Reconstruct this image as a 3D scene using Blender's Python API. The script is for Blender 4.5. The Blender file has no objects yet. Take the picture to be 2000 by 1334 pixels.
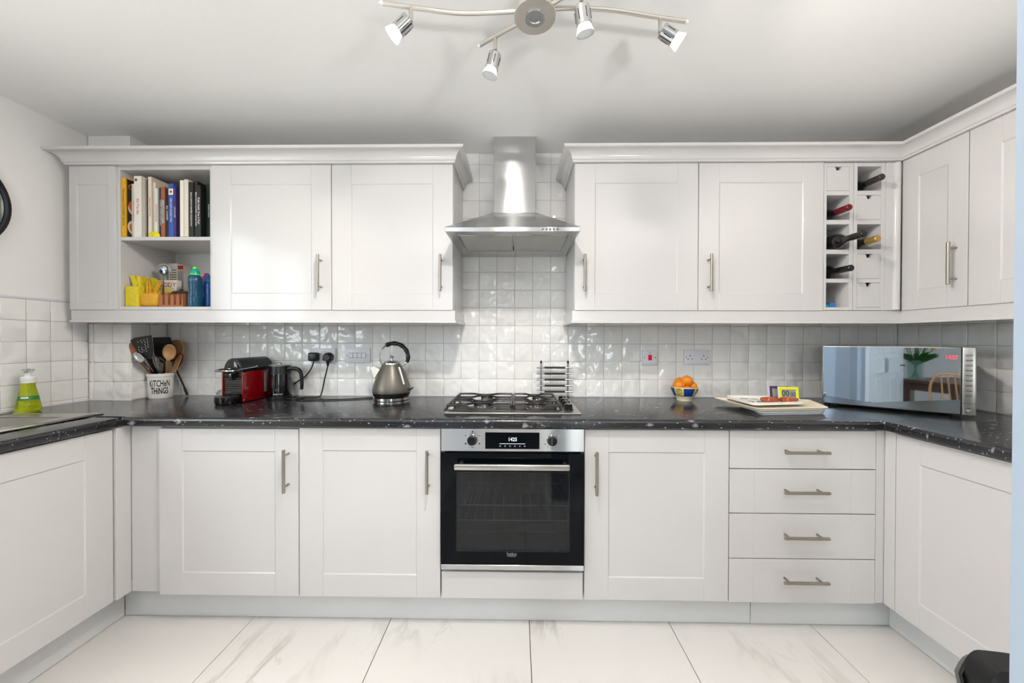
import bpy, bmesh, math, random
from mathutils import Vector, Matrix, Euler
random.seed(7)
C = bpy.context.scene.collection
SC = bpy.context.scene
R = math.radians

# ------------------------------------------------------------------ camera
cam_d = bpy.data.cameras.new('camera'); cam = bpy.data.objects.new('camera', cam_d); C.objects.link(cam)
cam_d.sensor_width = 36.0; cam_d.lens = 703.5 / 2000 * 36.0; cam_d.clip_start = 0.02
yaw, pit, rol = 0.0143, -0.0071, 0.0021
r0 = Vector((math.cos(yaw), math.sin(yaw), 0)); f0 = Vector((-math.sin(yaw), math.cos(yaw), 0)); zz = Vector((0, 0, 1))
fw = f0 * math.cos(pit) + zz * math.sin(pit); u0 = -f0 * math.sin(pit) + zz * math.cos(pit)
rt = r0 * math.cos(rol) + u0 * math.sin(rol); upv = -r0 * math.sin(rol) + u0 * math.cos(rol)
M = Matrix((rt, upv, -fw)).transposed().to_4x4(); M.translation = Vector((0, -2.0819, 1.2396))
cam.matrix_world = M
SC.camera = cam

# ------------------------------------------------------------------ world, lamps, exposure
world = bpy.data.worlds.new('sky'); SC.world = world; world.use_nodes = True
bg = world.node_tree.nodes['Background']
bg.inputs[0].default_value = (0.90, 0.95, 1.0, 1); bg.inputs[1].default_value = 8.0

def area(name, loc, direction, sx, sy, energy, color, shape='RECTANGLE', portal=False):
    d = bpy.data.lights.new(name, 'AREA'); d.shape = shape; d.size = sx
    if shape in ('RECTANGLE', 'ELLIPSE'): d.size_y = sy
    d.energy = energy; d.color = color
    o = bpy.data.objects.new(name, d); C.objects.link(o); o.location = loc
    o.rotation_euler = Vector(direction).to_track_quat('-Z', 'Y').to_euler()
    if portal: d.cycles.is_portal = True
    return o
# daylight through the garden door (rear) and an unseen window added on the left
area('garden_door_daylight', (0.9, -5.72, 1.06), (0, 1, 0), 0.8, 2.05, 1, (1, 1, 1), portal=True)
area('added_window_daylight', (-2.42, -1.95, 1.6), (1, 0, 0), 1.3, 1.15, 1, (1, 1, 1), portal=True)
sun_d = bpy.data.lights.new('sun', 'SUN'); sun_d.energy = 3.0; sun_d.angle = R(0.6); sun_d.color = (1.0, 0.95, 0.88)
sun = bpy.data.objects.new('sun', sun_d); C.objects.link(sun); sun.location = (-8, -2, 9)
sun.rotation_euler = Vector((0.655, -0.02, -0.755)).to_track_quat('-Z', 'Y').to_euler()
LAMP_E = 17.0; UP_E = 25.0; SPOT_E = 4.0
SC.view_settings.view_transform = 'Standard'; SC.view_settings.look = 'None'
SC.view_settings.gamma = 1.0; SC.view_settings.use_curve_mapping = False
SC.view_settings.exposure = 0.15

# ------------------------------------------------------------------ materials
def lin(c):
    return tuple((x / 12.92 if x <= 0.04045 else ((x + 0.055) / 1.055) ** 2.4) for x in c)
def hexc(h):
    h = h.lstrip('#'); return lin(tuple(int(h[i:i + 2], 16) / 255 for i in (0, 2, 4))) + (1,)
MATS = {}
def N(t, typ, **k):
    n = t.nodes.new(typ)
    for a, b in k.items(): setattr(n, a, b)
    return n
def mat(name, col, rough=0.5, metal=0.0, var=0.04, scale=30.0, bump=0.0, bscale=60.0, coat=0.0, aniso=0.0, emit=None, estr=0.0, ior=None):
    """procedural principled: small noise in colour and roughness, optional noise bump"""
    m = bpy.data.materials.new(name); m.use_nodes = True; t = m.node_tree; b = t.nodes['Principled BSDF']
    c = hexc(col) if isinstance(col, str) else tuple(col) + (1,)
    tc = N(t, 'ShaderNodeTexCoord'); nz = N(t, 'ShaderNodeTexNoise'); nz.inputs['Scale'].default_value = scale; nz.inputs['Detail'].default_value = 3
    t.links.new(tc.outputs['Object'], nz.inputs['Vector'])
    mx = N(t, 'ShaderNodeMix', data_type='RGBA'); mx.inputs[6].default_value = tuple(x * (1 - var) for x in c[:3]) + (1,)
    mx.inputs[7].default_value = tuple(min(1, x * (1 + var)) for x in c[:3]) + (1,)
    t.links.new(nz.outputs['Fac'], mx.inputs[0]); t.links.new(mx.outputs[2], b.inputs['Base Color'])
    b.inputs['Roughness'].default_value = rough; b.inputs['Metallic'].default_value = metal
    if coat: b.inputs['Coat Weight'].default_value = coat; b.inputs['Coat Roughness'].default_value = 0.08
    if ior: b.inputs['IOR'].default_value = ior
    if aniso:
        b.inputs['Anisotropic'].default_value = aniso
        tg = N(t, 'ShaderNodeTangent', direction_type='RADIAL', axis='Z'); t.links.new(tg.outputs[0], b.inputs['Tangent'])
    if bump:
        n2 = N(t, 'ShaderNodeTexNoise'); n2.inputs['Scale'].default_value = bscale; t.links.new(tc.outputs['Object'], n2.inputs['Vector'])
        bp = N(t, 'ShaderNodeBump'); bp.inputs['Strength'].default_value = bump; bp.inputs['Distance'].default_value = 0.01
        t.links.new(n2.outputs['Fac'], bp.inputs['Height']); t.links.new(bp.outputs[0], b.inputs['Normal'])
    if emit: b.inputs['Emission Color'].default_value = hexc(emit); b.inputs['Emission Strength'].default_value = estr
    MATS[name] = m; return m
mat('paint_wall', '#f4f2f0', 0.6, var=0.01, bump=0.02, bscale=250)
mat('paint_door', '#e9eef2', 0.3, var=0.01)
mat('paint_ceiling', '#f6f5f4', 0.7, var=0.01)
mat('paint_trim', '#a3afbd', 0.35, var=0.01)
mat('cab_white', '#cfcccb', 0.16, var=0.008, scale=5, ior=1.5)
mat('cab_inside', '#e2dfda', 0.4, var=0.01)
mat('plinth_white', '#dfe0e0', 0.4, var=0.02)
mat('grout', '#cfc6b8', 0.8, var=0.1, scale=80)
mat('dark_gap', '#1a1715', 0.7)
mat('steel_polished', '#c9c9c8', 0.12, 1.0, var=0.02)
mat('steel_bar', '#a39c92', 0.3, 1.0, var=0.03)
mat('steel_satin', '#bdbab5', 0.3, 1.0, var=0.02)
mat('steel_lamp', '#e6dfd6', 0.38, 1.0, var=0.02)
mat('steel_lamp_bar', '#d3cec7', 0.28, 1.0, var=0.02)
mat('steel_dark', '#6f6d6a', 0.35, 1.0)
mat('black_iron', '#0c0b0a', 0.35, var=0.2, bump=0.05, bscale=300)
mat('black_gloss', '#060606', 0.06, var=0.1, coat=0.5)
mat('black_satin', '#0b0c0d', 0.35, var=0.1)
mat('black_rubber', '#0a0a0a', 0.5, var=0.1)
mat('black_leather', '#121314', 0.38, var=0.1, bump=0.02, bscale=220)
mat('grey_leather', '#5b5956', 0.6, var=0.05)
mat('red_gloss', '#74040a', 0.12, var=0.03, coat=0.6)
mat('red_switch', '#c8081a', 0.25, emit='#c8081a', estr=0.25)
mat('plastic_white', '#e3e1e6', 0.3, var=0.01)
mat('plastic_frost', '#eef1f0', 0.25, var=0.01)
mat('ceramic_white', '#ebe8e3', 0.18, var=0.02)
mat('ceramic_cream', '#ece0c6', 0.2, var=0.03)
mat('ceramic_blue', '#123f94', 0.15, var=0.2, scale=60)
mat('ceramic_yellow', '#f0d77a', 0.15, var=0.08, scale=60)
mat('kettle_grey', '#6e6a61', 0.36, 0.45, var=0.02)
mat('orange_skin', '#e68a17', 0.42, var=0.1, scale=40, bump=0.25, bscale=260)
mat('wood_pale', '#c79566', 0.45, var=0.15, scale=25)
mat('wood_brown', '#9b5d34', 0.45, var=0.2, scale=25)
mat('wood_dark', '#4a3022', 0.35, var=0.2, scale=14)
mat('terracotta', '#a5653f', 0.55, var=0.12, scale=40)
mat('terracotta_dark', '#3a1d12', 0.3, var=0.15)
mat('spoon_rest', '#a5481d', 0.15, var=0.15, coat=0.6)
mat('tray_white', '#dcdee2', 0.3, var=0.01)
mat('tray_cream', '#efe3cd', 0.35, var=0.02)
mat('ink', '#1c1a1a', 0.5)
mat('ink_red', '#b5261f', 0.5)
mat('ink_white', '#efece6', 0.5)
mat('ink_grey', '#8b8b8f', 0.5)
mat('timer_yellow', '#dfe01c', 0.35, var=0.02)
mat('timer_purple', '#4b2b52', 0.4)
mat('lcd_grey', '#8f958f', 0.3)
mat('pottery_yellow', '#dcc71e', 0.5, var=0.12, scale=60, bump=0.5, bscale=90)
mat('pottery_gold', '#d9a022', 0.5, var=0.12, scale=60, bump=0.5, bscale=120)
mat('teal_plastic', '#06486b', 0.15, var=0.15, scale=12, coat=0.4)
mat('teal_cap', '#0aa39a', 0.3)
mat('lime', '#5fe03a', 0.35)
mat('blue_plastic', '#1460b4', 0.2, var=0.1, coat=0.3)
mat('pink_plastic', '#c02a6a', 0.25)
mat('card_white', '#e6e1d6', 0.6)
mat('card_grey', '#a39f9c', 0.6)
mat('lemon', '#e6d509', 0.3)
mat('bottle_glass', '#050706', 0.07, var=0.1, coat=0.5)
mat('foil_red', '#6e1220', 0.35, 0.3)
mat('foil_grey', '#3b3334', 0.35, 0.3)
mat('foil_gold', '#b99a55', 0.35, 0.6)
mat('foil_black', '#0a0a0a', 0.25)
mat('display_text', '#dfeaf5', 0.5, emit='#cfe0f2', estr=0.9)
mat('display_red', '#ff3b4a', 0.5, emit='#ff2436', estr=1.6)
mat('mirror_blue', '#c6d3df', 0.02, 1.0, var=0.0)
mat('mirror_clear', '#c8d4de', 0.02, 1.0, var=0.0)
mat('glass_black', '#05080d', 0.04, var=0.1, ior=1.22)
mat('lamp_face', '#fff6e6', 0.4, emit='#fff2dc', estr=22.0)
mat('lamp_glass', '#e6ecec', 0.3)
mat('lamp_glass_lit', '#eef2f2', 0.3, emit='#fff4e4', estr=0.5)
mat('leaf', '#2f6a2b', 0.45, var=0.2)
mat('petal', '#e3c21c', 0.5, var=0.15)
mat('garden', '#c9c2b4', 0.9, var=0.1, scale=3)
mat('mesh_grey', '#c4c2bd', 0.45, 0.4, bump=0.6, bscale=700)
mat('oven_inside', '#5f6267', 0.4, 0.3)
mat('blue_clip', '#1b74c4', 0.3)

def steel_brushed():
    m = mat('steel_brushed', '#c4c5c5', 0.3, 1.0, var=0.02, aniso=1.0)
    t = m.node_tree; b = t.nodes['Principled BSDF']
    tc = N(t, 'ShaderNodeTexCoord'); mp = N(t, 'ShaderNodeMapping'); mp.inputs['Scale'].default_value = (3, 3, 900)
    nz = N(t, 'ShaderNodeTexNoise'); nz.inputs['Scale'].default_value = 1.0; nz.inputs['Detail'].default_value = 4
    t.links.new(tc.outputs['Object'], mp.inputs[0]); t.links.new(mp.outputs[0], nz.inputs['Vector'])
    mr = N(t, 'ShaderNodeMapRange'); mr.inputs[3].default_value = 0.20; mr.inputs[4].default_value = 0.26
    t.links.new(nz.outputs['Fac'], mr.inputs[0]); t.links.new(mr.outputs[0], b.inputs['Roughness'])
    b.inputs['Anisotropic Rotation'].default_value = 0.25
    return m
steel_brushed()

def tile_mat():
    m = bpy.data.materials.new('tile_glaze'); m.use_nodes = True; t = m.node_tree; b = t.nodes['Principled BSDF']
    geo = N(t, 'ShaderNodeNewGeometry'); oi = N(t, 'ShaderNodeObjectInfo')
    ad = N(t, 'ShaderNodeVectorMath', operation='ADD'); sc = N(t, 'ShaderNodeVectorMath', operation='SCALE')
    cb = N(t, 'ShaderNodeCombineXYZ')
    for i in range(3): t.links.new(oi.outputs['Random'], cb.inputs[i])
    t.links.new(cb.outputs[0], sc.inputs[0]); sc.inputs['Scale'].default_value = 40.0
    t.links.new(geo.outputs['Position'], ad.inputs[0]); t.links.new(sc.outputs[0], ad.inputs[1])
    n1 = N(t, 'ShaderNodeTexNoise'); n1.inputs['Scale'].default_value = 14.0; n1.inputs['Detail'].default_value = 1.0
    t.links.new(ad.outputs[0], n1.inputs['Vector'])
    bp = N(t, 'ShaderNodeBump'); bp.inputs['Strength'].default_value = 0.6; bp.inputs['Distance'].default_value = 0.024
    t.links.new(n1.outputs['Fac'], bp.inputs['Height']); t.links.new(bp.outputs[0], b.inputs['Normal'])
    mx = N(t, 'ShaderNodeMix', data_type='RGBA'); mx.inputs[6].default_value = hexc('#f2f0ed'); mx.inputs[7].default_value = hexc('#f7f5f3')
    t.links.new(oi.outputs['Random'], mx.inputs[0]); t.links.new(mx.outputs[2], b.inputs['Base Color'])
    b.inputs['Roughness'].default_value = 0.04; b.inputs['IOR'].default_value = 1.58
    MATS['tile'] = m
tile_mat()

def marble_mat():
    m = bpy.data.materials.new('marble_porcelain'); m.use_nodes = True; t = m.node_tree; b = t.nodes['Principled BSDF']
    geo = N(t, 'ShaderNodeNewGeometry'); oi = N(t, 'ShaderNodeObjectInfo')
    ad = N(t, 'ShaderNodeVectorMath', operation='ADD'); sc = N(t, 'ShaderNodeVectorMath', operation='SCALE'); cb = N(t, 'ShaderNodeCombineXYZ')
    for i in range(2): t.links.new(oi.outputs['Random'], cb.inputs[i])
    t.links.new(cb.outputs[0], sc.inputs[0]); sc.inputs['Scale'].default_value = 17.0
    t.links.new(geo.outputs['Position'], ad.inputs[0]); t.links.new(sc.outputs[0], ad.inputs[1])
    rot = N(t, 'ShaderNodeMapping'); rot.inputs['Rotation'].default_value = (0, 0, R(-38)); rot.inputs['Scale'].default_value = (2.6, 0.9, 1)
    t.links.new(ad.outputs[0], rot.inputs[0])
    def vein(scale, width, dist):
        n = N(t, 'ShaderNodeTexNoise'); n.inputs['Scale'].default_value = scale; n.inputs['Detail'].default_value = 6; n.inputs['Roughness'].default_value = 0.55
        n.inputs['Distortion'].default_value = dist; t.links.new(rot.outputs[0], n.inputs['Vector'])
        s = N(t, 'ShaderNodeMath', operation='SUBTRACT'); s.inputs[1].default_value = 0.5; t.links.new(n.outputs['Fac'], s.inputs[0])
        a = N(t, 'ShaderNodeMath', operation='ABSOLUTE'); t.links.new(s.outputs[0], a.inputs[0])
        mr = N(t, 'ShaderNodeMapRange'); mr.inputs[1].default_value = 0.0; mr.inputs[2].default_value = width; mr.inputs[3].default_value = 1; mr.inputs[4].default_value = 0
        t.links.new(a.outputs[0], mr.inputs[0]); return mr.outputs[0]
    v1 = vein(0.9, 0.03, 0.5); v2 = vein(2.3, 0.014, 0.9)
    big = N(t, 'ShaderNodeTexNoise'); big.inputs['Scale'].default_value = 1.6; t.links.new(ad.outputs[0], big.inputs['Vector'])
    mk = N(t, 'ShaderNodeMapRange'); mk.inputs[1].default_value = 0.50; mk.inputs[2].default_value = 0.72; t.links.new(big.outputs['Fac'], mk.inputs[0])
    mxv = N(t, 'ShaderNodeMath', operation='MULTIPLY'); t.links.new(v2, mxv.inputs[0]); mxv.inputs[1].default_value = 0.5
    mv = N(t, 'ShaderNodeMath', operation='MAXIMUM'); t.links.new(v1, mv.inputs[0]); t.links.new(mxv.outputs[0], mv.inputs[1])
    ml = N(t, 'ShaderNodeMath', operation='MULTIPLY'); t.links.new(mv.outputs[0], ml.inputs[0]); t.links.new(mk.outputs[0], ml.inputs[1])
    mx = N(t, 'ShaderNodeMix', data_type='RGBA'); mx.inputs[6].default_value = hexc('#e0dcd8'); mx.inputs[7].default_value = hexc('#b4b0aa')
    t.links.new(ml.outputs[0], mx.inputs[0]); t.links.new(mx.outputs[2], b.inputs['Base Color'])
    b.inputs['Roughness'].default_value = 0.16
    MATS['marble'] = m
marble_mat()

def worktop_mat():
    m = bpy.data.materials.new('laminate_slate'); m.use_nodes = True; t = m.node_tree; b = t.nodes['Principled BSDF']
    tc = N(t, 'ShaderNodeTexCoord')
    mp = N(t, 'ShaderNodeMapping'); mp.inputs['Rotation'].default_value = (R(20), R(50), R(30)); mp.inputs['Scale'].default_value = (0.8, 2.6, 1.3)
    t.links.new(tc.outputs['Object'], mp.inputs[0])
    def flecks(scale, lo, hi):
        v = N(t, 'ShaderNodeTexVoronoi'); v.inputs['Scale'].default_value = scale; t.links.new(mp.outputs[0], v.inputs['Vector'])
        nz = N(t, 'ShaderNodeTexNoise'); nz.inputs['Scale'].default_value = scale * 2.5; t.links.new(mp.outputs[0], nz.inputs['Vector'])
        sep = N(t, 'ShaderNodeSeparateColor'); t.links.new(v.outputs['Color'], sep.inputs[0])
        pick = N(t, 'ShaderNodeMath', operation='GREATER_THAN'); pick.inputs[1].default_value = 0.72; t.links.new(sep.outputs[0], pick.inputs[0])
        ds = N(t, 'ShaderNodeMath', operation='MULTIPLY_ADD'); ds.inputs[1].default_value = 0.5; t.links.new(nz.outputs['Fac'], ds.inputs[0]); t.links.new(v.outputs['Distance'], ds.inputs[2])
        mr = N(t, 'ShaderNodeMapRange'); mr.inputs[1].default_value = lo; mr.inputs[2].default_value = hi; mr.inputs[3].default_value = 1; mr.inputs[4].default_value = 0
        t.links.new(ds.outputs[0], mr.inputs[0])
        mu = N(t, 'ShaderNodeMath', operation='MULTIPLY'); t.links.new(pick.outputs[0], mu.inputs[0]); t.links.new(mr.outputs[0], mu.inputs[1]); return mu.outputs[0]
    a = flecks(22, 0.36, 0.56); c = flecks(70, 0.38, 0.56)
    mx0 = N(t, 'ShaderNodeMath', operation='MAXIMUM'); t.links.new(a, mx0.inputs[0]); t.links.new(c, mx0.inputs[1])
    base = N(t, 'ShaderNodeTexNoise'); base.inputs['Scale'].default_value = 9; base.inputs['Detail'].default_value = 5; t.links.new(tc.outputs['Object'], base.inputs['Vector'])
    cr = N(t, 'ShaderNodeMix', data_type='RGBA'); cr.inputs[6].default_value = hexc('#161618'); cr.inputs[7].default_value = hexc('#2b2a2e'); t.links.new(base.outputs['Fac'], cr.inputs[0])
    mx = N(t, 'ShaderNodeMix', data_type='RGBA'); t.links.new(mx0.outputs[0], mx.inputs[0]); t.links.new(cr.outputs[2], mx.inputs[6]); mx.inputs[7].default_value = hexc('#8b8c92')
    t.links.new(mx.outputs[2], b.inputs['Base Color'])
    b.inputs['Roughness'].default_value = 0.17; b.inputs['IOR'].default_value = 1.6
    bp = N(t, 'ShaderNodeBump'); bp.inputs['Strength'].default_value = 0.12; bp.inputs['Distance'].default_value = 0.004
    bn = N(t, 'ShaderNodeTexNoise'); bn.inputs['Scale'].default_value = 120; t.links.new(tc.outputs['Object'], bn.inputs['Vector'])
    t.links.new(bn.outputs['Fac'], bp.inputs['Height']); t.links.new(bp.outputs[0], b.inputs['Normal'])
    MATS['worktop'] = m
worktop_mat()

def pane_mat(name, tint, trans=0.85):
    """thin pane: mostly see-through with a fresnel reflection"""
    m = bpy.data.materials.new(name); m.use_nodes = True; t = m.node_tree; t.nodes.clear()
    o = N(t, 'ShaderNodeOutputMaterial'); tr = N(t, 'ShaderNodeBsdfTransparent'); tr.inputs[0].default_value = tuple(tint) + (1,)
    g = N(t, 'ShaderNodeBsdfGlossy'); g.inputs['Roughness'].default_value = 0.03
    fr = N(t, 'ShaderNodeFresnel'); ge = N(t, 'ShaderNodeNewGeometry'); mr = N(t, 'ShaderNodeMapRange')
    mr.inputs[3].default_value = 1.5; mr.inputs[4].default_value = 1 / 1.5      # same reflection from both faces of the pane
    t.links.new(ge.outputs['Backfacing'], mr.inputs[0]); t.links.new(mr.outputs[0], fr.inputs[0])
    mx = N(t, 'ShaderNodeMixShader'); t.links.new(fr.outputs[0], mx.inputs[0]); t.links.new(tr.outputs[0], mx.inputs[1]); t.links.new(g.outputs[0], mx.inputs[2])
    t.links.new(mx.outputs[0], o.inputs[0]); MATS[name] = m
pane_mat('window_glass', (0.95, 0.98, 0.97))
pane_mat('oven_glass', (0.42, 0.46, 0.52))
def liquid_mat(name, col, dens):
    m = bpy.data.materials.new(name); m.use_nodes = True; t = m.node_tree; b = t.nodes['Principled BSDF']
    b.inputs['Base Color'].default_value = hexc(col); b.inputs['Transmission Weight'].default_value = dens; b.inputs['Roughness'].default_value = 0.03; b.inputs['IOR'].default_value = 1.35
    MATS[name] = m
liquid_mat('soap_green', '#d6e22a', 0.85)
liquid_mat('clear_plastic', '#f4f7f6', 0.9)
liquid_mat('vase_glass', '#cfe6de', 0.9)

# ------------------------------------------------------------------ mesh helpers
def BM(): return bmesh.new()
def box(bm, x0, x1, y0, y1, z0, z1, bev=0.0, seg=1):
    if x0 > x1: x0, x1 = x1, x0
    if y0 > y1: y0, y1 = y1, y0
    if z0 > z1: z0, z1 = z1, z0
    vs = [bm.verts.new((x, y, z)) for z in (z0, z1) for y in (y0, y1) for x in (x0, x1)]
    fs = [bm.faces.new([vs[i] for i in q]) for q in ((0, 2, 3, 1), (4, 5, 7, 6), (0, 1, 5, 4), (2, 6, 7, 3), (0, 4, 6, 2), (1, 3, 7, 5))]
    if bev:
        es = list({e for f in fs for e in f.edges})
        bmesh.ops.bevel(bm, geom=es, offset=bev, segments=seg, affect='EDGES', profile=0.5)
    return vs
def lathe(bm, prof, c=(0, 0, 0), seg=28, axis=(0, 0, 1), sx=1.0, sy=1.0, cap=True):
    """prof: list of (radius, height) revolved about axis through c"""
    q = Vector((0, 0, 1)).rotation_difference(Vector(axis).normalized()); c = Vector(c); rings = []
    for r, h in prof:
        if r < 1e-6: rings.append([bm.verts.new(c + q @ Vector((0, 0, h)))])
        else: rings.append([bm.verts.new(c + q @ Vector((sx * r * math.cos(2 * math.pi * i / seg), sy * r * math.sin(2 * math.pi * i / seg), h))) for i in range(seg)])
    for a, b in zip(rings, rings[1:]):
        for i in range(seg):
            j = (i + 1) % seg
            if len(a) == 1 and len(b) == 1: continue
            if len(a) == 1: bm.faces.new((a[0], b[j], b[i]))
            elif len(b) == 1: bm.faces.new((a[i], a[j], b[0]))
            else: bm.faces.new((a[i], a[j], b[j], b[i]))
    if cap:
        if len(rings[0]) > 1: bm.faces.new(rings[0][::-1])
        if len(rings[-1]) > 1: bm.faces.new(rings[-1])
def smooth_path(pts, n=6):
    pts = [Vector(p) for p in pts]; out = []
    for i in range(len(pts) - 1):
        p0 = pts[max(i - 1, 0)]; p1 = pts[i]; p2 = pts[i + 1]; p3 = pts[min(i + 2, len(pts) - 1)]
        for k in range(n):
            t = k / n
            out.append(0.5 * ((2 * p1) + (-p0 + p2) * t + (2 * p0 - 5 * p1 + 4 * p2 - p3) * t * t + (-p0 + 3 * p1 - 3 * p2 + p3) * t ** 3))
    out.append(pts[-1]); return out
def tube(bm, pts, r, seg=8, sm=0, closed=False, flat=1.0):
    """round bar along pts; r a number or one per point"""
    if sm: pts = smooth_path(pts, sm)
    pts = [Vector(p) for p in pts]; n = len(pts)
    rr = r if isinstance(r, (list, tuple)) else [r] * n
    if len(rr) != n: rr = [rr[0] + (rr[-1] - rr[0]) * i / (n - 1) for i in range(n)]
    rings = []; prev = None
    for i, p in enumerate(pts):
        if closed: d = pts[(i + 1) % n] - pts[i - 1]
        else: d = pts[min(i + 1, n - 1)] - pts[max(i - 1, 0)]
        d.normalize()
        if prev is None:
            a = Vector((0, 0, 1)) if abs(d.z) < 0.9 else Vector((1, 0, 0)); s = d.cross(a).normalized()
        else: s = (prev - d * prev.dot(d)).normalized()
        prev = s; u = d.cross(s)
        rings.append([bm.verts.new(p + (s * math.cos(2 * math.pi * k / seg) + u * flat * math.sin(2 * math.pi * k / seg)) * rr[i]) for k in range(seg)])
    m = n if closed else n - 1
    for i in range(m):
        a = rings[i]; b = rings[(i + 1) % n]
        for k in range(seg): bm.faces.new((a[k], a[(k + 1) % seg], b[(k + 1) % seg], b[k]))
    if not closed: bm.faces.new(rings[0][::-1]); bm.faces.new(rings[-1])
def prism(bm, poly, f0, f1):
    """poly: 2D points, f0/f1: functions mapping (a,b) to the two end points"""
    A = [bm.verts.new(f0(*p)) for p in poly]; B = [bm.verts.new(f1(*p)) for p in poly]; n = len(poly)
    bm.faces.new(A[::-1]); bm.faces.new(B)
    for i in range(n): bm.faces.new((A[i], A[(i + 1) % n], B[(i + 1) % n], B[i]))
def sweep(bm, path, prof):
    """mitred moulding: path in plan (outside on the right of travel), prof = closed list of (out, z)"""
    P = [Vector((p[0], p[1])) for p in path]; n = len(P); rings = []
    for i in range(n):
        ns = []
        for a, b in ((i - 1, i), (i, i + 1)):
            if a >= 0 and b < n:
                d = (P[b] - P[a]).normalized(); ns.append(Vector((d.y, -d.x)))
        if len(ns) == 2:
            m = (ns[0] + ns[1]); m = m / (1 + ns[0].dot(ns[1]))
        else: m = ns[0]
        rings.append([bm.verts.new((P[i].x + m.x * o, P[i].y + m.y * o, z)) for o, z in prof])
    k = len(prof)
    for a, b in zip(rings, rings[1:]):
        for j in range(k): bm.faces.new((a[j], a[(j + 1) % k], b[(j + 1) % k], b[j]))
    bm.faces.new(rings[0][::-1]); bm.faces.new(rings[-1])
def ball(bm, c, r, sx=1, sy=1, sz=1, u=20, v=12, rot=None):
    m = Matrix.Translation(Vector(c)) @ (rot.to_matrix().to_4x4() if rot else Matrix()) @ Matrix.Diagonal((sx, sy, sz, 1))
    bmesh.ops.create_uvsphere(bm, u_segments=u, v_segments=v, radius=r, matrix=m)

def W(o):
    v = Vector((0, 0, 0))
    while o: v = v + Vector(o.location); o = o.parent
    return v
def obj(name, bm, m, parent=None, smooth=True, local=False, ang=35):
    """link bm as one mesh object; verts are in world space unless local (only for unrotated parents)"""
    bmesh.ops.recalc_face_normals(bm, faces=bm.faces)
    me = bpy.data.meshes.new(name)
    if parent is not None and not local:
        w = W(parent)
        for v in bm.verts: v.co -= w
    bm.to_mesh(me); bm.free()
    for k in (m if isinstance(m, (list, tuple)) else [m]): me.materials.append(MATS[k])
    if smooth:
        me.polygons.foreach_set('use_smooth', [True] * len(me.polygons))
        try: me.set_sharp_from_angle(angle=R(ang))
        except Exception: pass
    o = bpy.data.objects.new(name, me); C.objects.link(o)
    if parent is not None: o.parent = parent
    return o
def thing(name, label, cat, loc=(0, 0, 0), rz=0.0, group=None):
    o = bpy.data.objects.new(name, None); C.objects.link(o); o.empty_display_size = 0.05
    o.location = loc; o.rotation_euler = (0, 0, rz); o['label'] = label; o['category'] = cat
    if group: o['group'] = group
    return o
def tag(o, label, cat, group=None):
    o['label'] = label; o['category'] = cat
    if group: o['group'] = group
    return o
def struct(o, label=None):
    o['kind'] = 'structure'
    if label: o['label'] = label
    return o
def text(parent, s, size, pos, xa, ya, m, ext=0.0004, align='CENTER', name='lettering', local=False, xs=1.0, bold=0.0):
    """flat lettering as a mesh, centred at pos, xa = reading direction, ya = up of the letters"""
    cu = bpy.data.curves.new('tmp', 'FONT'); cu.body = s; cu.size = size; cu.align_x = align; cu.align_y = 'CENTER'; cu.extrude = ext; cu.resolution_u = 2; cu.offset = bold
    o = bpy.data.objects.new('tmp', cu); C.objects.link(o)
    dg = bpy.context.evaluated_depsgraph_get(); me = bpy.data.meshes.new_from_object(o.evaluated_get(dg))
    bpy.data.objects.remove(o); bpy.data.curves.remove(cu)
    xa = Vector(xa).normalized(); ya = Vector(ya).normalized(); za = xa.cross(ya)
    mt = Matrix((xa * xs, ya, za)).transposed().to_4x4(); p = Vector(pos)
    if parent is not None and not local: p = p - W(parent)
    mt.translation = p; me.transform(mt); me.materials.clear(); me.materials.append(MATS[m]); me.name = name
    t = bpy.data.objects.new(name, me); C.objects.link(t)
    if parent is not None: t.parent = parent
    return t
# ------------------------------------------------------------------ room shell
CE = 2.312; XL = -2.282; XR = 2.165; YR = -5.6; XD = 4.1; ZW = 0.908
def slab(name, *b, m='paint_wall', parent=None):
    bm = BM(); box(bm, *b); return obj(name, bm, m, parent, smooth=False)
fl = struct(slab('floor', XL - 0.2, XD + 0.2, YR - 0.2, 0.2, -0.12, -0.004, m='dark_gap'), 'white marble-effect porcelain tiled floor')
ceil = struct(slab('ceiling', XL - 0.2, XD + 0.2, YR - 0.2, 0.2, CE, CE + 0.15, m='paint_ceiling'), 'plain white ceiling')
wb = struct(slab('wall_back', XL - 0.2, XR + 0.2, 0.0045, 0.16, 0, CE), 'back wall tiled in small square cream tiles')
wl = BM()   # left wall with the added daylight window left open
for b in ((XL - 0.16, XL - 0.0045, -1.3, 0.2, 0, CE), (XL - 0.16, XL - 0.0045, -2.6, -1.3, 0, 1.02), (XL - 0.16, XL - 0.0045, -2.6, -1.3, 2.18, CE),
          (XL - 0.16, XL - 0.0045, YR - 0.2, -2.6, 0, CE)): box(wl, *b)
wl = struct(obj('wall_left', wl, 'paint_wall', smooth=False), 'left wall, painted white above cream tiles')
wr = struct(slab('wall_right', XR + 0.0045, XR + 0.16, -1.78, 0.2, 0, CE), 'right wall behind the microwave')
struct(slab('wall_front', 0.270, 0.395, -1.96, -1.882, 0, CE, m='paint_trim'), 'pale wall end close to the camera')
struct(slab('wall_front', XR - 0.02, XD + 0.2, -1.82, -1.72, 0, CE))
struct(slab('wall_partition', -1.25, -0.47, -3.18, -3.08, 0, CE, m='paint_trim'))
struct(slab('wall_side', XD, XD + 0.2, YR - 0.2, -1.72, 0, CE))
bm = BM()
for b in ((XL - 0.2, 0.5, YR - 0.16, YR, 0, CE), (0.5, 1.3, YR - 0.16, YR, 2.1, CE), (1.3, XD + 0.2, YR - 0.16, YR, 0, CE)): box(bm, *b)
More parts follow.
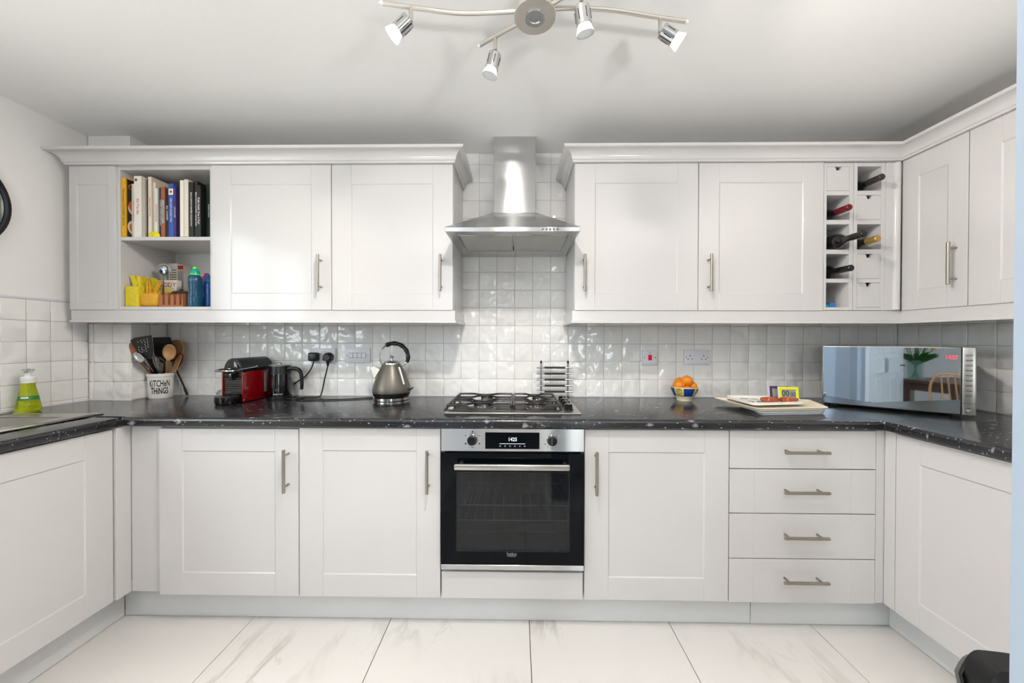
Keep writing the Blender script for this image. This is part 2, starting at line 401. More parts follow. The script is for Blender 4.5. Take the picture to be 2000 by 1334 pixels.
struct(obj('wall_rear', bm, 'paint_wall', smooth=False))
# boxed-in corner, back left
bx = struct(slab('wall_corner', XL, -2.055, -0.193, 0.0045, 0, CE), 'boxed-in corner in the back left of the room')
# behind the camera: garden door that shows in reflections, side window added for daylight
def window(name, axis, pos, a0, a1, z0, z1, bars):
    def B(bm, a, b, za, zb, t0, t1):
        if axis == 'y': box(bm, a, b, pos + t0, pos + t1, za, zb, 0.004)
        else: box(bm, pos + t0, pos + t1, a, b, za, zb, 0.004)
    f = BM(); w = 0.06
    B(f, a0, a1, z0, z0 + w, -0.03, 0.03); B(f, a0, a1, z1 - w, z1, -0.03, 0.03)
    for i in range(bars + 1):
        c = a0 + w / 2 + (a1 - a0 - w) * i / bars; B(f, c - w / 2, c + w / 2, z0 + w, z1 - w, -0.03, 0.03)
    fo = struct(obj(name, f, 'paint_trim', smooth=False))
    for i in range(bars):
        c0 = a0 + w + (a1 - a0 - w) * i / bars; c1 = a0 + (a1 - a0 - w) * (i + 1) / bars
        g = BM(); B(g, c0, c1, z0 + w, z1 - w, -0.004, 0.004); obj('pane', g, 'window_glass', fo, smooth=False)
window('door_1', 'y', YR - 0.08, 0.5, 1.3, 0.0, 2.1, 1)
window('window_1', 'x', XL - 0.08, -2.6, -1.3, 1.02, 2.18, 2)
struct(slab('ground_outside', -14, 14, -16, 8, -0.3, -0.13, m='garden'))
# door casing on the partition behind the camera
bm = BM(); box(bm, -0.50, -0.40, -3.20, -3.06, 0, 2.05, 0.006); struct(obj('trim_1', bm, 'paint_trim', smooth=False))
bm = BM(); box(bm, XL, -2.2, YR, YR + 0.015, 0, 0.1); box(bm, 1.8, XD, YR, YR + 0.015, 0, 0.1, 0.004); struct(obj('baseboard_rear', bm, 'paint_trim', smooth=False))

# ---- wall tiles: one unit tile mesh, scaled copies (pillowed edge), each its own object
def tile_mesh():
    bm = BM(); e = 0.045; d = 0.0078; prof = [(0, d), (0, 0.0016), (e * 0.35, 0.0004), (e, 0.0)]
    rings = []
    for o, y in prof:
        rings.append([bm.verts.new((x, y, z)) for x, z in ((o, o), (1 - o, o), (1 - o, 1 - o), (o, 1 - o))])
    for a, b in zip(rings, rings[1:]):
        for i in range(4): bm.faces.new((a[i], a[(i + 1) % 4], b[(i + 1) % 4], b[i]))
    bm.faces.new(rings[-1])
    bmesh.ops.recalc_face_normals(bm, faces=bm.faces)
    for f in bm.faces:
        if f.normal.y > 0.5: f.normal_flip()
    me = bpy.data.meshes.new('tile'); bm.to_mesh(me); bm.free(); me.materials.append(MATS['tile'])
    me.polygons.foreach_set('use_smooth', [True] * len(me.polygons)); me.set_sharp_from_angle(angle=R(50))
    return me
TM = tile_mesh(); G = 0.0026
def put_tile(parent, p, w, h, rz):
    if w < 0.012 or h < 0.012: return
    o = bpy.data.objects.new('tile', TM); C.objects.link(o); o.parent = parent
    o.location = Vector(p) - W(parent); o.scale = (w - G, 1, h - G)
    o.rotation_euler = (R(random.uniform(-.25, .25)), 0, rz + R(random.uniform(-.25, .25)))
T = 0.1032; TX = -0.3239; TZ = 0.903
def rows(z0, z1, pitch=T, base=TZ):
    out = []; k = 0
    while base + k * pitch < z1 - 1e-6:
        a = max(base + k * pitch, z0); b = min(base + (k + 1) * pitch, z1)
        if b > a: out.append((a, b))
        k += 1
    return out
for k in range(-17, 25):
    x0 = max(TX + k * T, -2.05); x1 = min(TX + (k + 1) * T, XR)
    if x1 - x0 < 0.01: continue
    top = CE - 0.002 if -1 < k < 6 else 1.377
    for a, b in rows(ZW + 0.003, top): put_tile(wb, (x0 + G / 2, 0, a + G / 2), x1 - x0, b - a, 0)
# corner boxing: front face then side face
for a, b in rows(ZW + 0.003, 1.377):
    for x0, x1 in ((XL, XL + 0.026), (XL + 0.026, XL + 0.129), (XL + 0.129, -2.05)): put_tile(bx, (x0 + G / 2, -0.1975, a + G / 2), x1 - x0, b - a, 0)
    for y0, y1 in ((-0.1975, -0.097), (-0.097, 0.0)): put_tile(bx, (-2.05, y0 + G / 2, a + G / 2), y1 - y0, b - a, R(90))
# left wall, top row ends at 1.425 with a trim
for a, b in rows(ZW + 0.003, 1.42, 0.0988, 0.926 - 0.0988):
    y = -0.1975; first = True
    while y > -1.2:
        y1 = y - (0.067 if first else 0.0868); first = False
        put_tile(wl, (XL, y1 + G / 2, a + G / 2), y - y1, b - a, R(90)); y = y1
bm = BM(); box(bm, XL - 0.004, XL + 0.001, -1.2, -0.1975, 1.42, 1.432, 0.002); obj('tile_trim', bm, 'plastic_white', wl)
for a, b in rows(ZW + 0.003, 1.377):
    y = 0.0
    while y > -1.25:
        put_tile(wr, (XR, y - G / 2, a + G / 2), 0.106, b - a, R(-90)); y -= 0.106
for nm, par, b in (('grout', wb, (-2.05, XR, 0.0028, 0.0046, ZW, 1.378)), ('grout', wb, (TX, TX + 6 * T, 0.0028, 0.0046, 1.378, CE)), ('grout', bx, (XL, -2.0535, -0.1945, -0.193, ZW, 1.378)),
                   ('grout', bx, (-2.055, -2.0528, -0.1945, 0, ZW, 1.378)), ('grout', wl, (XL - 0.0046, XL - 0.0028, -1.2, -0.1975, ZW, 1.42)), ('grout', wr, (XR + 0.0028, XR + 0.0046, -1.25, 0, ZW, 1.378))):
    bm = BM(); box(bm, *b); obj(nm, bm, 'grout', par, smooth=False)
bm = BM(); box(bm, -2.05, XR, -0.004, 0.001, ZW - 0.002, ZW + 0.006, 0.002); obj('sealant_bead', bm, 'plastic_white', wb)
bm = BM(); box(bm, XL, -2.049, -0.2, -0.196, ZW - 0.002, ZW + 0.006, 0.002); obj('sealant_bead', bm, 'plastic_white', bx)
bm = BM(); box(bm, XL, XL + 0.004, -1.2, -0.196, ZW - 0.002, ZW + 0.006, 0.002); obj('sealant_bead', bm, 'plastic_white', wl)

# ---- floor tiles, each an object
def floor_tile_mesh():
    bm = BM(); box(bm, 0, 1, 0, 1, -0.008, 0, 0.0)
    me = bpy.data.meshes.new('floor_tile'); bmesh.ops.recalc_face_normals(bm, faces=bm.faces); bm.to_mesh(me); bm.free(); me.materials.append(MATS['marble']); return me
FM = floor_tile_mesh()
for i in range(-2, 9):
    for j in range(0, 9):
        x0 = -1.1655 + 0.6105 * i; y1 = -0.47 - 0.6105 * j
        xa = max(x0, XL); xb = min(x0 + 0.6105, XD); ya = max(y1 - 0.6105, YR)
        if xb - xa < 0.05 or y1 - ya < 0.05: continue
        o = bpy.data.objects.new('floor_tile', FM); C.objects.link(o); o.parent = fl
        o.location = (xa + 0.0015, ya + 0.0015, 0); o.scale = (xb - xa - 0.003, y1 - ya - 0.003, 1)

# ------------------------------------------------------------------ cabinets
class Fr:
    """door frame of reference: o = bottom-left of the front face, u = along the width, n = outward"""
    def __init__(s, o, u, n): s.o = Vector(o); s.u = Vector(u); s.n = Vector(n); s.z = Vector((0, 0, 1))
    def p(s, a, b, c=0.0): return s.o + s.u * a + s.z * b + s.n * c
def fbox(bm, F, a0, a1, b0, b1, c0, c1, bev=0.0, seg=1):
    vs0 = len(bm.verts); t = bmesh.new(); box(t, a0, a1, -c1, -c0, b0, b1, bev, seg)
    mp = {}
    for v in t.verts: mp[v] = bm.verts.new(F.p(v.co.x, v.co.z, -v.co.y))
    for f in t.faces: bm.faces.new([mp[v] for v in f.verts])
    t.free()
def shaker(parent, F, w, h, stile=0.1, rail=0.095, name='door', t=0.02, top=None, rec=0.0035):
    top = top or rail; e = 0.0012
    bm = BM()
    fbox(bm, F, 0, stile, 0, h, -t, 0, e); fbox(bm, F, w - stile, w, 0, h, -t, 0, e)
    fbox(bm, F, stile, w - stile, 0, rail, -t, -0.0002, e); fbox(bm, F, stile, w - stile, h - top, h, -t, -0.0002, e)
    # sloped inner lip round the panel
    L = [(stile, rail), (w - stile, rail), (w - stile, h - top), (stile, h - top)]; q = 0.0035
    I = [(stile + q, rail + q), (w - stile - q, rail + q), (w - stile - q, h - top - q), (stile + q, h - top - q)]
    A = [bm.verts.new(F.p(a, b, -0.0008)) for a, b in L]; B = [bm.verts.new(F.p(a, b, -rec)) for a, b in I]
    for i in range(4): bm.faces.new((A[i], A[(i + 1) % 4], B[(i + 1) % 4], B[i]))
    d = obj(name, bm, 'cab_white', parent)
    bm = BM(); fbox(bm, F, stile + q - 0.0005, w - stile - q + 0.0005, rail + q - 0.0005, h - top - q + 0.0005, -rec - 0.006, -rec)
    obj('panel', bm, 'cab_white', d, smooth=False)
    return d
def bar_handle(parent, F, a, b, length, vertical=True, name='handle'):
    bm = BM(); n = F.n; r = 0.0064; so = 0.034; h = length / 2
    ax = F.z if vertical else F.u; c = F.p(a, b, so)
    tube(bm, [c - ax * h, c - ax * (h - 0.001), c + ax * (h - 0.001), c + ax * h], [r * 0.85, r, r, r * 0.85], 12)
    for s in (-1, 1): tube(bm, [F.p(a, b, 0) + ax * s * (h - 0.024), c + ax * s * (h - 0.024)], 0.0045, 8)
    return obj(name, bm, 'steel_bar', parent)
def unit(label, x0, x1, y0, y1, z0, z1, loc, cat='cabinet', group=None, name='base_cabinet', body='carcass', m='cab_inside'):
    t = thing(name, label, cat, loc, group=group)
    bm = BM(); box(bm, x0, x1, y0, y1, z0, z1); obj(body, bm, m, t, smooth=False); return t
X0 = -0.3194; g = 0.0018; YB = -0.58; ZB0, ZB1 = 0.15, 0.8635
FY = lambda x, z, y: Fr((x, y, z), (1, 0, 0), (0, -1, 0))
# base units, back run
for k, lab, hx in ((-2, 'white shaker base cabinet left of the pair, under the coffee machine', 0.557), (-1, 'white shaker base cabinet directly left of the oven', 0.55), (1, 'white shaker base cabinet directly right of the oven', 0.046)):
    xa = X0 + 0.6 * k
    t = unit(lab, xa + 0.001, xa + 0.599, YB + 0.022, -0.02, 0.152, ZW - 0.042, (xa + 0.3, -0.3, 0.15))
    d = shaker(t, FY(xa + g, ZB0, YB), 0.6 - 2 * g, ZB1 - ZB0 - (0.006 if k == -2 else 0))
    bar_handle(d, FY(xa, ZB0, YB), hx, 0.54, 0.178)
t = unit('white four-drawer base cabinet with bar handles, right of the plain door', X0 + 1.201, X0 + 1.799, YB + 0.022, -0.02, 0.152, ZW - 0.042, (X0 + 1.5, -0.3, 0.15))
for z0, z1 in ((0.148, 0.3285), (0.3325, 0.5165), (0.5205, 0.7015), (0.7055, 0.8635)):
    F = FY(X0 + 1.2 + g, z0, YB); bm = BM(); w = 0.6 - 2 * g
    for a0, a1 in ((0, 0.1), (0.1, w - 0.1), (w - 0.1, w)): fbox(bm, F, a0, a1, 0, z1 - z0, -0.02, 0, 0.0009)
    d = obj('drawer', bm, 'cab_white', t)
    zc = {0.148: 0.252, 0.3325: 0.434, 0.5205: 0.618, 0.7055: 0.781}[z0]
    bar_handle(d, F, 0.293, zc - z0, 0.18, vertical=False)
# oven housing with filler panel under the oven
t = thing('oven_housing', 'white oven housing cabinet with a plain panel under the oven', 'cabinet', (X0 + 0.3, -0.3, 0.15))
bm = BM()
for b in ((X0 + 0.001, X0 + 0.012, YB + 0.022, -0.02, 0.152, 0.865), (X0 + 0.588, X0 + 0.599, YB + 0.022, -0.02, 0.152, 0.865), (X0 + 0.012, X0 + 0.588, YB + 0.022, -0.02, 0.152, 0.17), (X0 + 0.012, X0 + 0.588, YB + 0.022, -0.02, 0.262, 0.274)): box(bm, *b)
obj('carcass', bm, 'cab_inside', t, smooth=False)
bm = BM(); fbox(bm, FY(X0 + 0.004, ZB0, YB), 0, 0.592, 0, 0.112, -0.02, 0, 0.0012); obj('filler_panel', bm, 'cab_white', t)
# corner posts
t = thing('corner_post', 'narrow white corner post where back drawers meet right cabinets', 'post', (1.5, -0.57, 0.15))
bm = BM(); box(bm, X0 + 1.801, 1.525, -0.578, -0.558, 0.15, ZB1 + 0.002, 0.001); obj('front_board', bm, 'cab_white', t)
bm = BM(); box(bm, 1.515, 1.545, -0.622, -0.58, 0.15, ZB1 + 0.004, 0.001); obj('side_board', bm, 'cab_white', t)
t = thing('corner_post', 'recessed white corner filler beside the left run of cabinets', 'post', (-1.6, -0.57, 0.15))
bm = BM(); box(bm, -1.656, X0 - 1.2, -0.562, -0.545, 0.15, ZB1 + 0.004, 0.001); obj('front_board', bm, 'cab_white', t)
bm = BM(); box(bm, -1.69, -1.658, -0.618, -0.56, 0.15, ZB1 + 0.004, 0.001); obj('side_board', bm, 'cab_white', t)
# left run (sink side): fronts face +x
t = thing('base_cabinet', 'white shaker cabinet under the sink, on the left wall', 'cabinet', (-1.95, -0.92, 0.15))
bm = BM()
for b in ((XL + 0.03, -1.69, -1.24, -1.222, 0.152, 0.862), (XL + 0.03, -1.69, -0.634, -0.622, 0.152, 0.862), (XL + 0.03, -1.69, -1.222, -0.634, 0.152, 0.17)): box(bm, *b)
obj('carcass', bm, 'cab_inside', t, smooth=False)
FXp = lambda y, z, x: Fr((x, y, z), (0, 1, 0), (1, 0, 0))
shaker(t, FXp(-1.22, ZB0, -1.668), 0.598, ZB1 - ZB0, 0.095)
# right run: fronts face -x
FXm = lambda y, z, x: Fr((x, y, z), (0, -1, 0), (-1, 0, 0))
t = unit('white shaker base cabinet on the right wall behind the black chair', 1.54, XR - 0.03, -1.24, -0.626, 0.152, ZW - 0.042, (1.85, -0.93, 0.15))
d = shaker(t, FXm(-0.624, ZB0, 1.515), 0.62, ZB1 - ZB0, 0.085)
# plinths
for nm, b in (('baseboard_back', (-1.75, 1.018, -0.505, -0.49, 0.002, 0.152)), ('baseboard_back', (1.02, 1.615, -0.507, -0.492, 0.002, 0.152)), ('baseboard_left', (-1.765, -1.75, -1.25, -0.506, 0.002, 0.152)), ('baseboard_right', (1.612, 1.628, -1.24, -0.508, 0.002, 0.152))):
    bm = BM(); box(bm, *b, 0.001); struct(obj(nm, bm, 'plinth_white', smooth=False))
# worktops: flat top, rounded nose
ZWB = 0.871
def nose(o0=0.0, yb=None):
    r = 0.014; pts = [(0.0, ZWB), (0.0 + 0.0, ZWB)]
    out = [(-0.55, ZWB), (-0.004, ZWB), (0.0, ZWB + 0.004)]
    for i in range(0, 6):
        a = R(90 * i / 5); out.append((-r + r * math.cos(a), ZW - r + r * math.sin(a)))
    out.append((-0.55, ZW)); return out
t = thing('worktop', 'black speckled laminate worktop along the back wall', 'worktop', (0, -0.3, ZWB))
bm = BM(); pr = nose()
prism(bm, pr, lambda o, z: (-1.648, -0.605 - o, z), lambda o, z: (1.4895, -0.605 - o, z)); box(bm, -2.04, -1.648, -0.585, -0.004, ZWB, ZW); box(bm, 1.4895, XR - 0.002, -0.585, -0.004, ZWB, ZW); box(bm, -1.648, 1.4895, -0.06, -0.004, ZWB, ZW)
box(bm, XL + 0.002, -2.04, -0.585, -0.199, ZWB, ZW)
obj('slab', bm, 'worktop', t)
bm = BM(); box(bm, -1.6485, -1.6472, -0.6055, -0.585, ZWB, ZW + 0.0003); obj('joint_strip', bm, 'steel_polished', t)
t = thing('worktop', 'black speckled laminate worktop around the sink on the left', 'worktop', (-1.95, -1.2, ZWB))
bm = BM(); SX0, SX1, SY0, SY1 = -2.2, -1.80, -1.22, -0.54
prism(bm, [(o if o > -0.4 else -0.125, z) for o, z in pr], lambda o, z: (-1.648 + o, -0.606, z), lambda o, z: (-1.648 + o, -1.27, z))
for b in ((XL + 0.002, -1.77, -0.606, -0.586, ZWB, ZW), (XL + 0.002, -2.17, -1.27, -0.606, ZWB, ZW), (-2.17, -1.77, -1.27, -1.2, ZWB, ZW)): box(bm, *b)
obj('slab', bm, 'worktop', t)
t = thing('worktop', 'black speckled laminate worktop along the right wall under the microwave', 'worktop', (1.83, -0.9, ZWB))
bm = BM(); prism(bm, [(o if o > -0.4 else -0.66, z) for o, z in pr], lambda o, z: (1.490 - o, -0.586, z), lambda o, z: (1.490 - o, -1.26, z))
obj('slab', bm, 'worktop', t)
bm = BM(); box(bm, 1.488, 1.4905, -0.607, -0.59, ZWB, ZW + 0.0003); obj('joint_strip', bm, 'steel_polished', t)

# ---- upper cabinets
YU = -0.32; ZU0, ZU1 = 1.3795, 2.0935
for xa, hx, lab in ((-1.5142, 0.55, 'white shaker wall cabinet next to the open bookshelf'), (-0.9142, 0.543, 'white shaker wall cabinet left of the cooker hood'), (0.2777, 0.046, 'white shaker wall cabinet right of the cooker hood'), (0.8777, 0.046, 'white shaker wall cabinet left of the wine rack')):
    t = unit(lab, xa + 0.0008, xa + 0.5992, YU + 0.022, -0.006, 1.381, 2.148, (xa + 0.3, -0.16, 1.38), name='wall_cabinet', m='cab_white')
    d = shaker(t, FY(xa + g, ZU0, YU), 0.6 - 2 * g, ZU1 - ZU0, 0.098, 0.082, top=0.095)
    bar_handle(d, FY(xa, ZU0, YU), hx, 0.178, 0.178)
# narrow end cabinet and open shelf unit
t = unit('narrow white end cabinet between left wall and open bookshelf', -2.225, -1.999, YU + 0.022, -0.2, 1.381, 2.148, (-2.1, -0.2, 1.38), name='wall_cabinet', m='cab_white')
d = shaker(t, FY(-2.227, ZU0, YU), 0.234, ZU1 - ZU0, 0.04, 0.04, top=0.092, rec=0.0025)
t = thing('open_shelf_unit', 'white open shelf unit holding cookbooks and kitchen ornaments', 'shelf', (-1.75, -0.16, 1.38))
bm = BM()
for b in ((-1.997, -1.980, -0.31, -0.008, 1.381, 2.148), (-1.527, -1.5145, -0.31, -0.008, 1.381, 2.148), (-1.98, -1.527, -0.31, -0.008, 1.381, 1.397), (-1.98, -1.527, -0.31, -0.008, 2.077, 2.10)): box(bm, *b, 0.0008)
obj('carcass', bm, 'cab_white', t)
bm = BM(); box(bm, -1.98, -1.527, -0.02, -0.008, 1.397, 2.077); obj('back_panel', bm, 'cab_inside', t, smooth=False)
bm = BM(); box(bm, -1.9798, -1.5272, -0.306, -0.02, 1.728, 1.7455, 0.001); obj('shelf_board', bm, 'cab_white', t)
# wine rack
WX = (1.4925, 1.6015, 1.6385, 1.7520); WZ = ((1.396, 1.515), (1.534, 1.653), (1.675, 1.796), (1.818, 1.936), (1.958, 2.074))
t = thing('wine_rack', 'white ten-hole wine rack with four small drawers, in the corner', 'wine rack', (1.64, -0.16, 1.38))
bm = BM()
for b in ((1.4785, WX[0]), (WX[1], 1.619), (1.621, WX[2]), (WX[3], 1.772)): box(bm, b[0], b[1], -0.318, -0.012, 1.381, 2.092, 0.0008)
obj('upright', bm, 'cab_white', t)
for xa, xb in ((WX[0], WX[1]), (WX[2], WX[3])):
    zs = [1.381] + [z for p in WZ for z in p] + [2.092]
    for i in range(0, 12, 2):
        bm = BM(); box(bm, xa, xb, -0.317, -0.012, zs[i], zs[i + 1], 0.0008); obj('shelf', bm, 'cab_white', t)
bm = BM(); box(bm, 1.4785, 1.772, -0.012, -0.006, 1.381, 2.092); obj('back_panel', bm, 'cab_inside', t, smooth=False)
for c, r in ((0, 4), (1, 3), (1, 1), (1, 0)):
    xa, xb = (WX[0], WX[1]) if c == 0 else (WX[2], WX[3]); z0, z1 = WZ[r]; e = 0.0012; xm = (xa + xb) / 2
    poly = [(xa + e, z0 + e), (xb - e, z0 + e), (xb - e, z1 - e), (xm + 0.0165, z1 - e), (xm + 0.0115, z1 - 0.008), (xm + 0.009, z1 - 0.0185), (xm - 0.009, z1 - 0.0185), (xm - 0.0115, z1 - 0.008), (xm - 0.0165, z1 - e), (xa + e, z1 - e)]
    bm = BM(); prism(bm, poly, lambda a, b: (a, -0.3165, b), lambda a, b: (a, -0.304, b)); box(bm, xa + e, xb - e, -0.304, -0.05, z0 + e, z0 + 0.03)
    obj('small_drawer', bm, 'cab_white', t)
# right wall cabinets
t = thing('corner_post', 'white ribbed corner post between wine rack and right wall cabinets', 'post', (1.81, -0.3, 1.38))
bm = BM(); box(bm, 1.773, 1.842, -0.319, -0.300, 1.381, 2.092, 0.001)
lathe(bm, [(0.016, 0), (0.016, 0.706)], (1.822, -0.318, 1.3835), 20)
obj('board', bm, 'cab_white', t)
t = unit('white shaker wall cabinet with bar handle on the right wall', 1.866, XR - 0.008, -0.578, -0.3, 1.381, 2.148, (2.0, -0.44, 1.38), name='wall_cabinet', m='cab_white')
F = FXm(-0.3235, ZU0, 1.845); d = shaker(t, F, 0.253, ZU1 - ZU0, 0.07, 0.09, top=0.1); bar_handle(d, F, 0.215, 0.182, 0.178)
t = unit('white shaker wall cabinet nearest the camera on the right wall', 1.866, XR - 0.008, -1.178, -0.579, 1.381, 2.148, (2.0, -0.88, 1.38), name='wall_cabinet', m='cab_white')
F = FXm(-0.5795, ZU0, 1.845); d = shaker(t, F, 0.597, ZU1 - ZU0, 0.098, 0.09, top=0.1); bar_handle(d, F, 0.55, 0.182, 0.178)
# cornices and pelmets
CP = [(0.0, 2.0945), (0.008, 2.0945), (0.010, 2.103)]
for i in range(7):
    a = R(90 * i / 6); CP.append((0.014 + 0.038 * (1 - math.cos(a)), 2.106 + 0.038 * math.sin(a)))
CP += [(0.056, 2.146), (0.058, 2.158), (-0.02, 2.158), (-0.02, 2.0945)]
PP = [(0.0, 1.379), (0.012, 1.379), (0.012, 1.331), (0.016, 1.329), (0.017, 1.318), (0.010, 1.316), (0.0, 1.316)]
def mould(name, path, prof, label, cat):
    bm = BM(); sweep(bm, path, prof); tag(obj(name, bm, 'cab_white', ang=28), label, cat)
mould('cornice', [(-2.2265, -0.21), (-2.2265, -0.325), (-0.3135, -0.325), (-0.3135, -0.006)], CP, 'white coved cornice along the left wall cabinets', 'cornice')
mould('cornice', [(0.2768, -0.006), (0.2768, -0.325), (1.806, -0.325), (1.84, -0.325), (1.84, -1.2)], CP, 'white coved cornice along the right wall cabinets', 'cornice')
mould('pelmet', [(-2.213, -0.205), (-2.213, -0.303), (-0.318, -0.303), (-0.318, -0.006)], PP, 'white pelmet strip under the left wall cabinets', 'pelmet')
mould('pelmet', [(0.281, -0.006), (0.281, -0.303), (1.862, -0.303), (1.862, -1.2)], PP, 'white pelmet strip under the right wall cabinets', 'pelmet')
# ------------------------------------------------------------------ cooker hood
t = thing('cooker_hood', 'stainless steel chimney cooker hood above the hob', 'cooker hood', (-0.022, -0.25, 1.7))
HX0, HX1, HY = -0.318, 0.274, -0.502
bm = BM(); box(bm, -0.126, 0.095, -0.168, -0.002, 1.905, CE - 0.001, 0.001); obj('chimney', bm, 'steel_brushed', t)
bm = BM()
lo = [(HX0, HY, 1.731), (HX1, HY, 1.731), (HX1, -0.004, 1.731), (HX0, -0.004, 1.731)]; hi = [(-0.13, -0.172, 1.908), (0.099, -0.172, 1.908), (0.099, -0.004, 1.908), (-0.13, -0.004, 1.908)]
A = [bm.verts.new(p) for p in lo]; B = [bm.verts.new(p) for p in hi]
for i in range(4): bm.faces.new((A[i], A[(i + 1) % 4], B[(i + 1) % 4], B[i]))
bm.faces.new(B); bm.faces.new(A[::-1]); obj('canopy', bm, 'steel_brushed', t, smooth=False)
bm = BM()
for b in ((HX0, HX1, HY, HY + 0.012, 1.710, 1.7305), (HX0, HX0 + 0.012, HY + 0.012, -0.004, 1.710, 1.7305), (HX1 - 0.012, HX1, HY + 0.012, -0.004, 1.710, 1.7305)): box(bm, *b, 0.0015)
obj('rim', bm, 'steel_brushed', t)
bm = BM(); fr = 0.045
for b in ((HX0 + 0.012, HX1 - 0.012, HY + 0.012, -0.445, 1.7125, 1.7165), (HX0 + 0.012, HX1 - 0.012, -0.135, -0.004, 1.7125, 1.7165), (HX0 + 0.012, -0.272, -0.445, -0.135, 1.7125, 1.7165), (0.232, HX1 - 0.012, -0.445, -0.135, 1.7125, 1.7165)): box(bm, *b)
obj('underside', bm, 'steel_brushed', t, smooth=False)
for x0, x1 in ((-0.270, -0.023), (-0.017, 0.230)):
    bm = BM(); box(bm, x0 + 0.006, x1 - 0.006, -0.437, -0.142, 1.7145, 1.718); f = obj('grease_filter', bm, 'mesh_grey', t, smooth=False)
    bm = BM()
    for b in ((x0, x1, -0.443, -0.437, 1.711, 1.719), (x0, x1, -0.142, -0.136, 1.711, 1.719), (x0, x0 + 0.006, -0.437, -0.142, 1.711, 1.719), (x1 - 0.006, x1, -0.437, -0.142, 1.711, 1.719)): box(bm, *b, 0.001)
    obj('frame', bm, 'steel_polished', f)
    xm = (x0 + x1) / 2; bm = BM(); box(bm, xm - 0.042, xm + 0.042, -0.435, -0.408, 1.709, 1.7145, 0.001); box(bm, xm - 0.02, xm + 0.02, -0.43, -0.413, 1.7075, 1.7095); obj('latch', bm, 'steel_satin', f)
for i in range(5):
    x = 0.111 + i * 0.0162; bm = BM(); lathe(bm, [(0.0048, 0), (0.0048, 0.003), (0.0035, 0.0045), (0, 0.0048)], (x, HY, 1.7205), 12, (0, -1, 0)); obj('button', bm, 'steel_dark', t)

# ------------------------------------------------------------------ oven
t = thing('oven', 'stainless and black glass built-in electric oven under the hob', 'oven', (-0.019, -0.35, 0.28))
OX0, OX1, OY = -0.3135, 0.2765, -0.600; xc = (OX0 + OX1) / 2
bm = BM()   # cavity: five steel walls, open at the front
for b in ((OX0 + 0.02, OX0 + 0.03, -0.575, -0.08, 0.285, 0.86), (OX1 - 0.03, OX1 - 0.02, -0.575, -0.08, 0.285, 0.86), (OX0 + 0.03, OX1 - 0.03, -0.575, -0.08, 0.285, 0.335), (OX0 + 0.03, OX1 - 0.03, -0.575, -0.08, 0.70, 0.86), (OX0 + 0.03, OX1 - 0.03, -0.09, -0.08, 0.335, 0.70)): box(bm, *b)
obj('cavity', bm, 'oven_inside', t, smooth=False)
for z in (0.455, 0.52):
    bm = BM()
    for y in (-0.53, -0.13): tube(bm, [(OX0 + 0.035, y, z), (OX1 - 0.035, y, z)], 0.003, 6)
    for i in range(13): x = OX0 + 0.05 + i * 0.0405; tube(bm, [(x, -0.53, z + 0.003), (x, -0.13, z + 0.003)], 0.0017, 5)
    obj('wire_shelf', bm, 'steel_satin', t)
bm = BM(); box(bm, OX0 + 0.05, OX1 - 0.06, -0.5, -0.12, 0.385, 0.393, 0.002); obj('baking_tray', bm, 'steel_dark', t)
bm = BM(); box(bm, OX0, OX1, OY, -0.578, 0.7755, 0.869, 0.0012); pan = obj('control_panel', bm, 'steel_brushed', t)
bm = BM(); box(bm, -0.131, 0.093, OY - 0.0006, OY + 0.004, 0.786, 0.854); obj('display', bm, 'glass_black', pan, smooth=False)
text(pan, '1425', 0.021, (-0.018, OY - 0.001, 0.825), (1, 0, 0), (0, 0, 1), 'display_text', xs=0.9)
bm = BM(); box(bm, -0.072, 0.034, OY - 0.0012, OY, 0.8070, 0.8082); obj('display_line', bm, 'display_text', pan, smooth=False)
bm = BM()
for i in range(6): x = -0.069 + i * 0.0202; box(bm, x - 0.003, x + 0.003, OY - 0.0011, OY, 0.7955, 0.8005)
obj('display_icons', bm, 'ink_grey', pan, smooth=False)['kind'] = 'stuff'
for x in (-0.1835, 0.1445):
    bm = BM(); lathe(bm, [(0.0215, 0), (0.0215, 0.003), (0.0195, 0.006), (0.0188, 0.022), (0.016, 0.025), (0.0, 0.0255)], (x, OY, 0.8235), 32, (0, -1, 0)); kn = obj('knob', bm, 'black_gloss', pan)
    bm = BM(); lathe(bm, [(0.0222, 0), (0.0235, 0.0012), (0.0222, 0.0035), (0.0208, 0.0045)], (x, OY, 0.8235), 32, (0, -1, 0), cap=False); obj('knob_ring', bm, 'steel_polished', pan)
    bm = BM(); n = 6 if x < 0 else 10
    for i in range(n):
        a = R(90 - 360 * i / n if x < 0 else 90 - 300 * i / n); px = x + 0.033 * math.cos(a); pz = 0.8235 + 0.033 * math.sin(a)
        box(bm, px - 0.003, px + 0.003, OY - 0.0005, OY, pz - 0.0012 if (i % 2) else pz - 0.003, pz + 0.0012 if (i % 2) else pz + 0.003)
    obj('dial_marks', bm, 'ink' if x < 0 else 'ink_grey', pan, smooth=False)['kind'] = 'stuff'
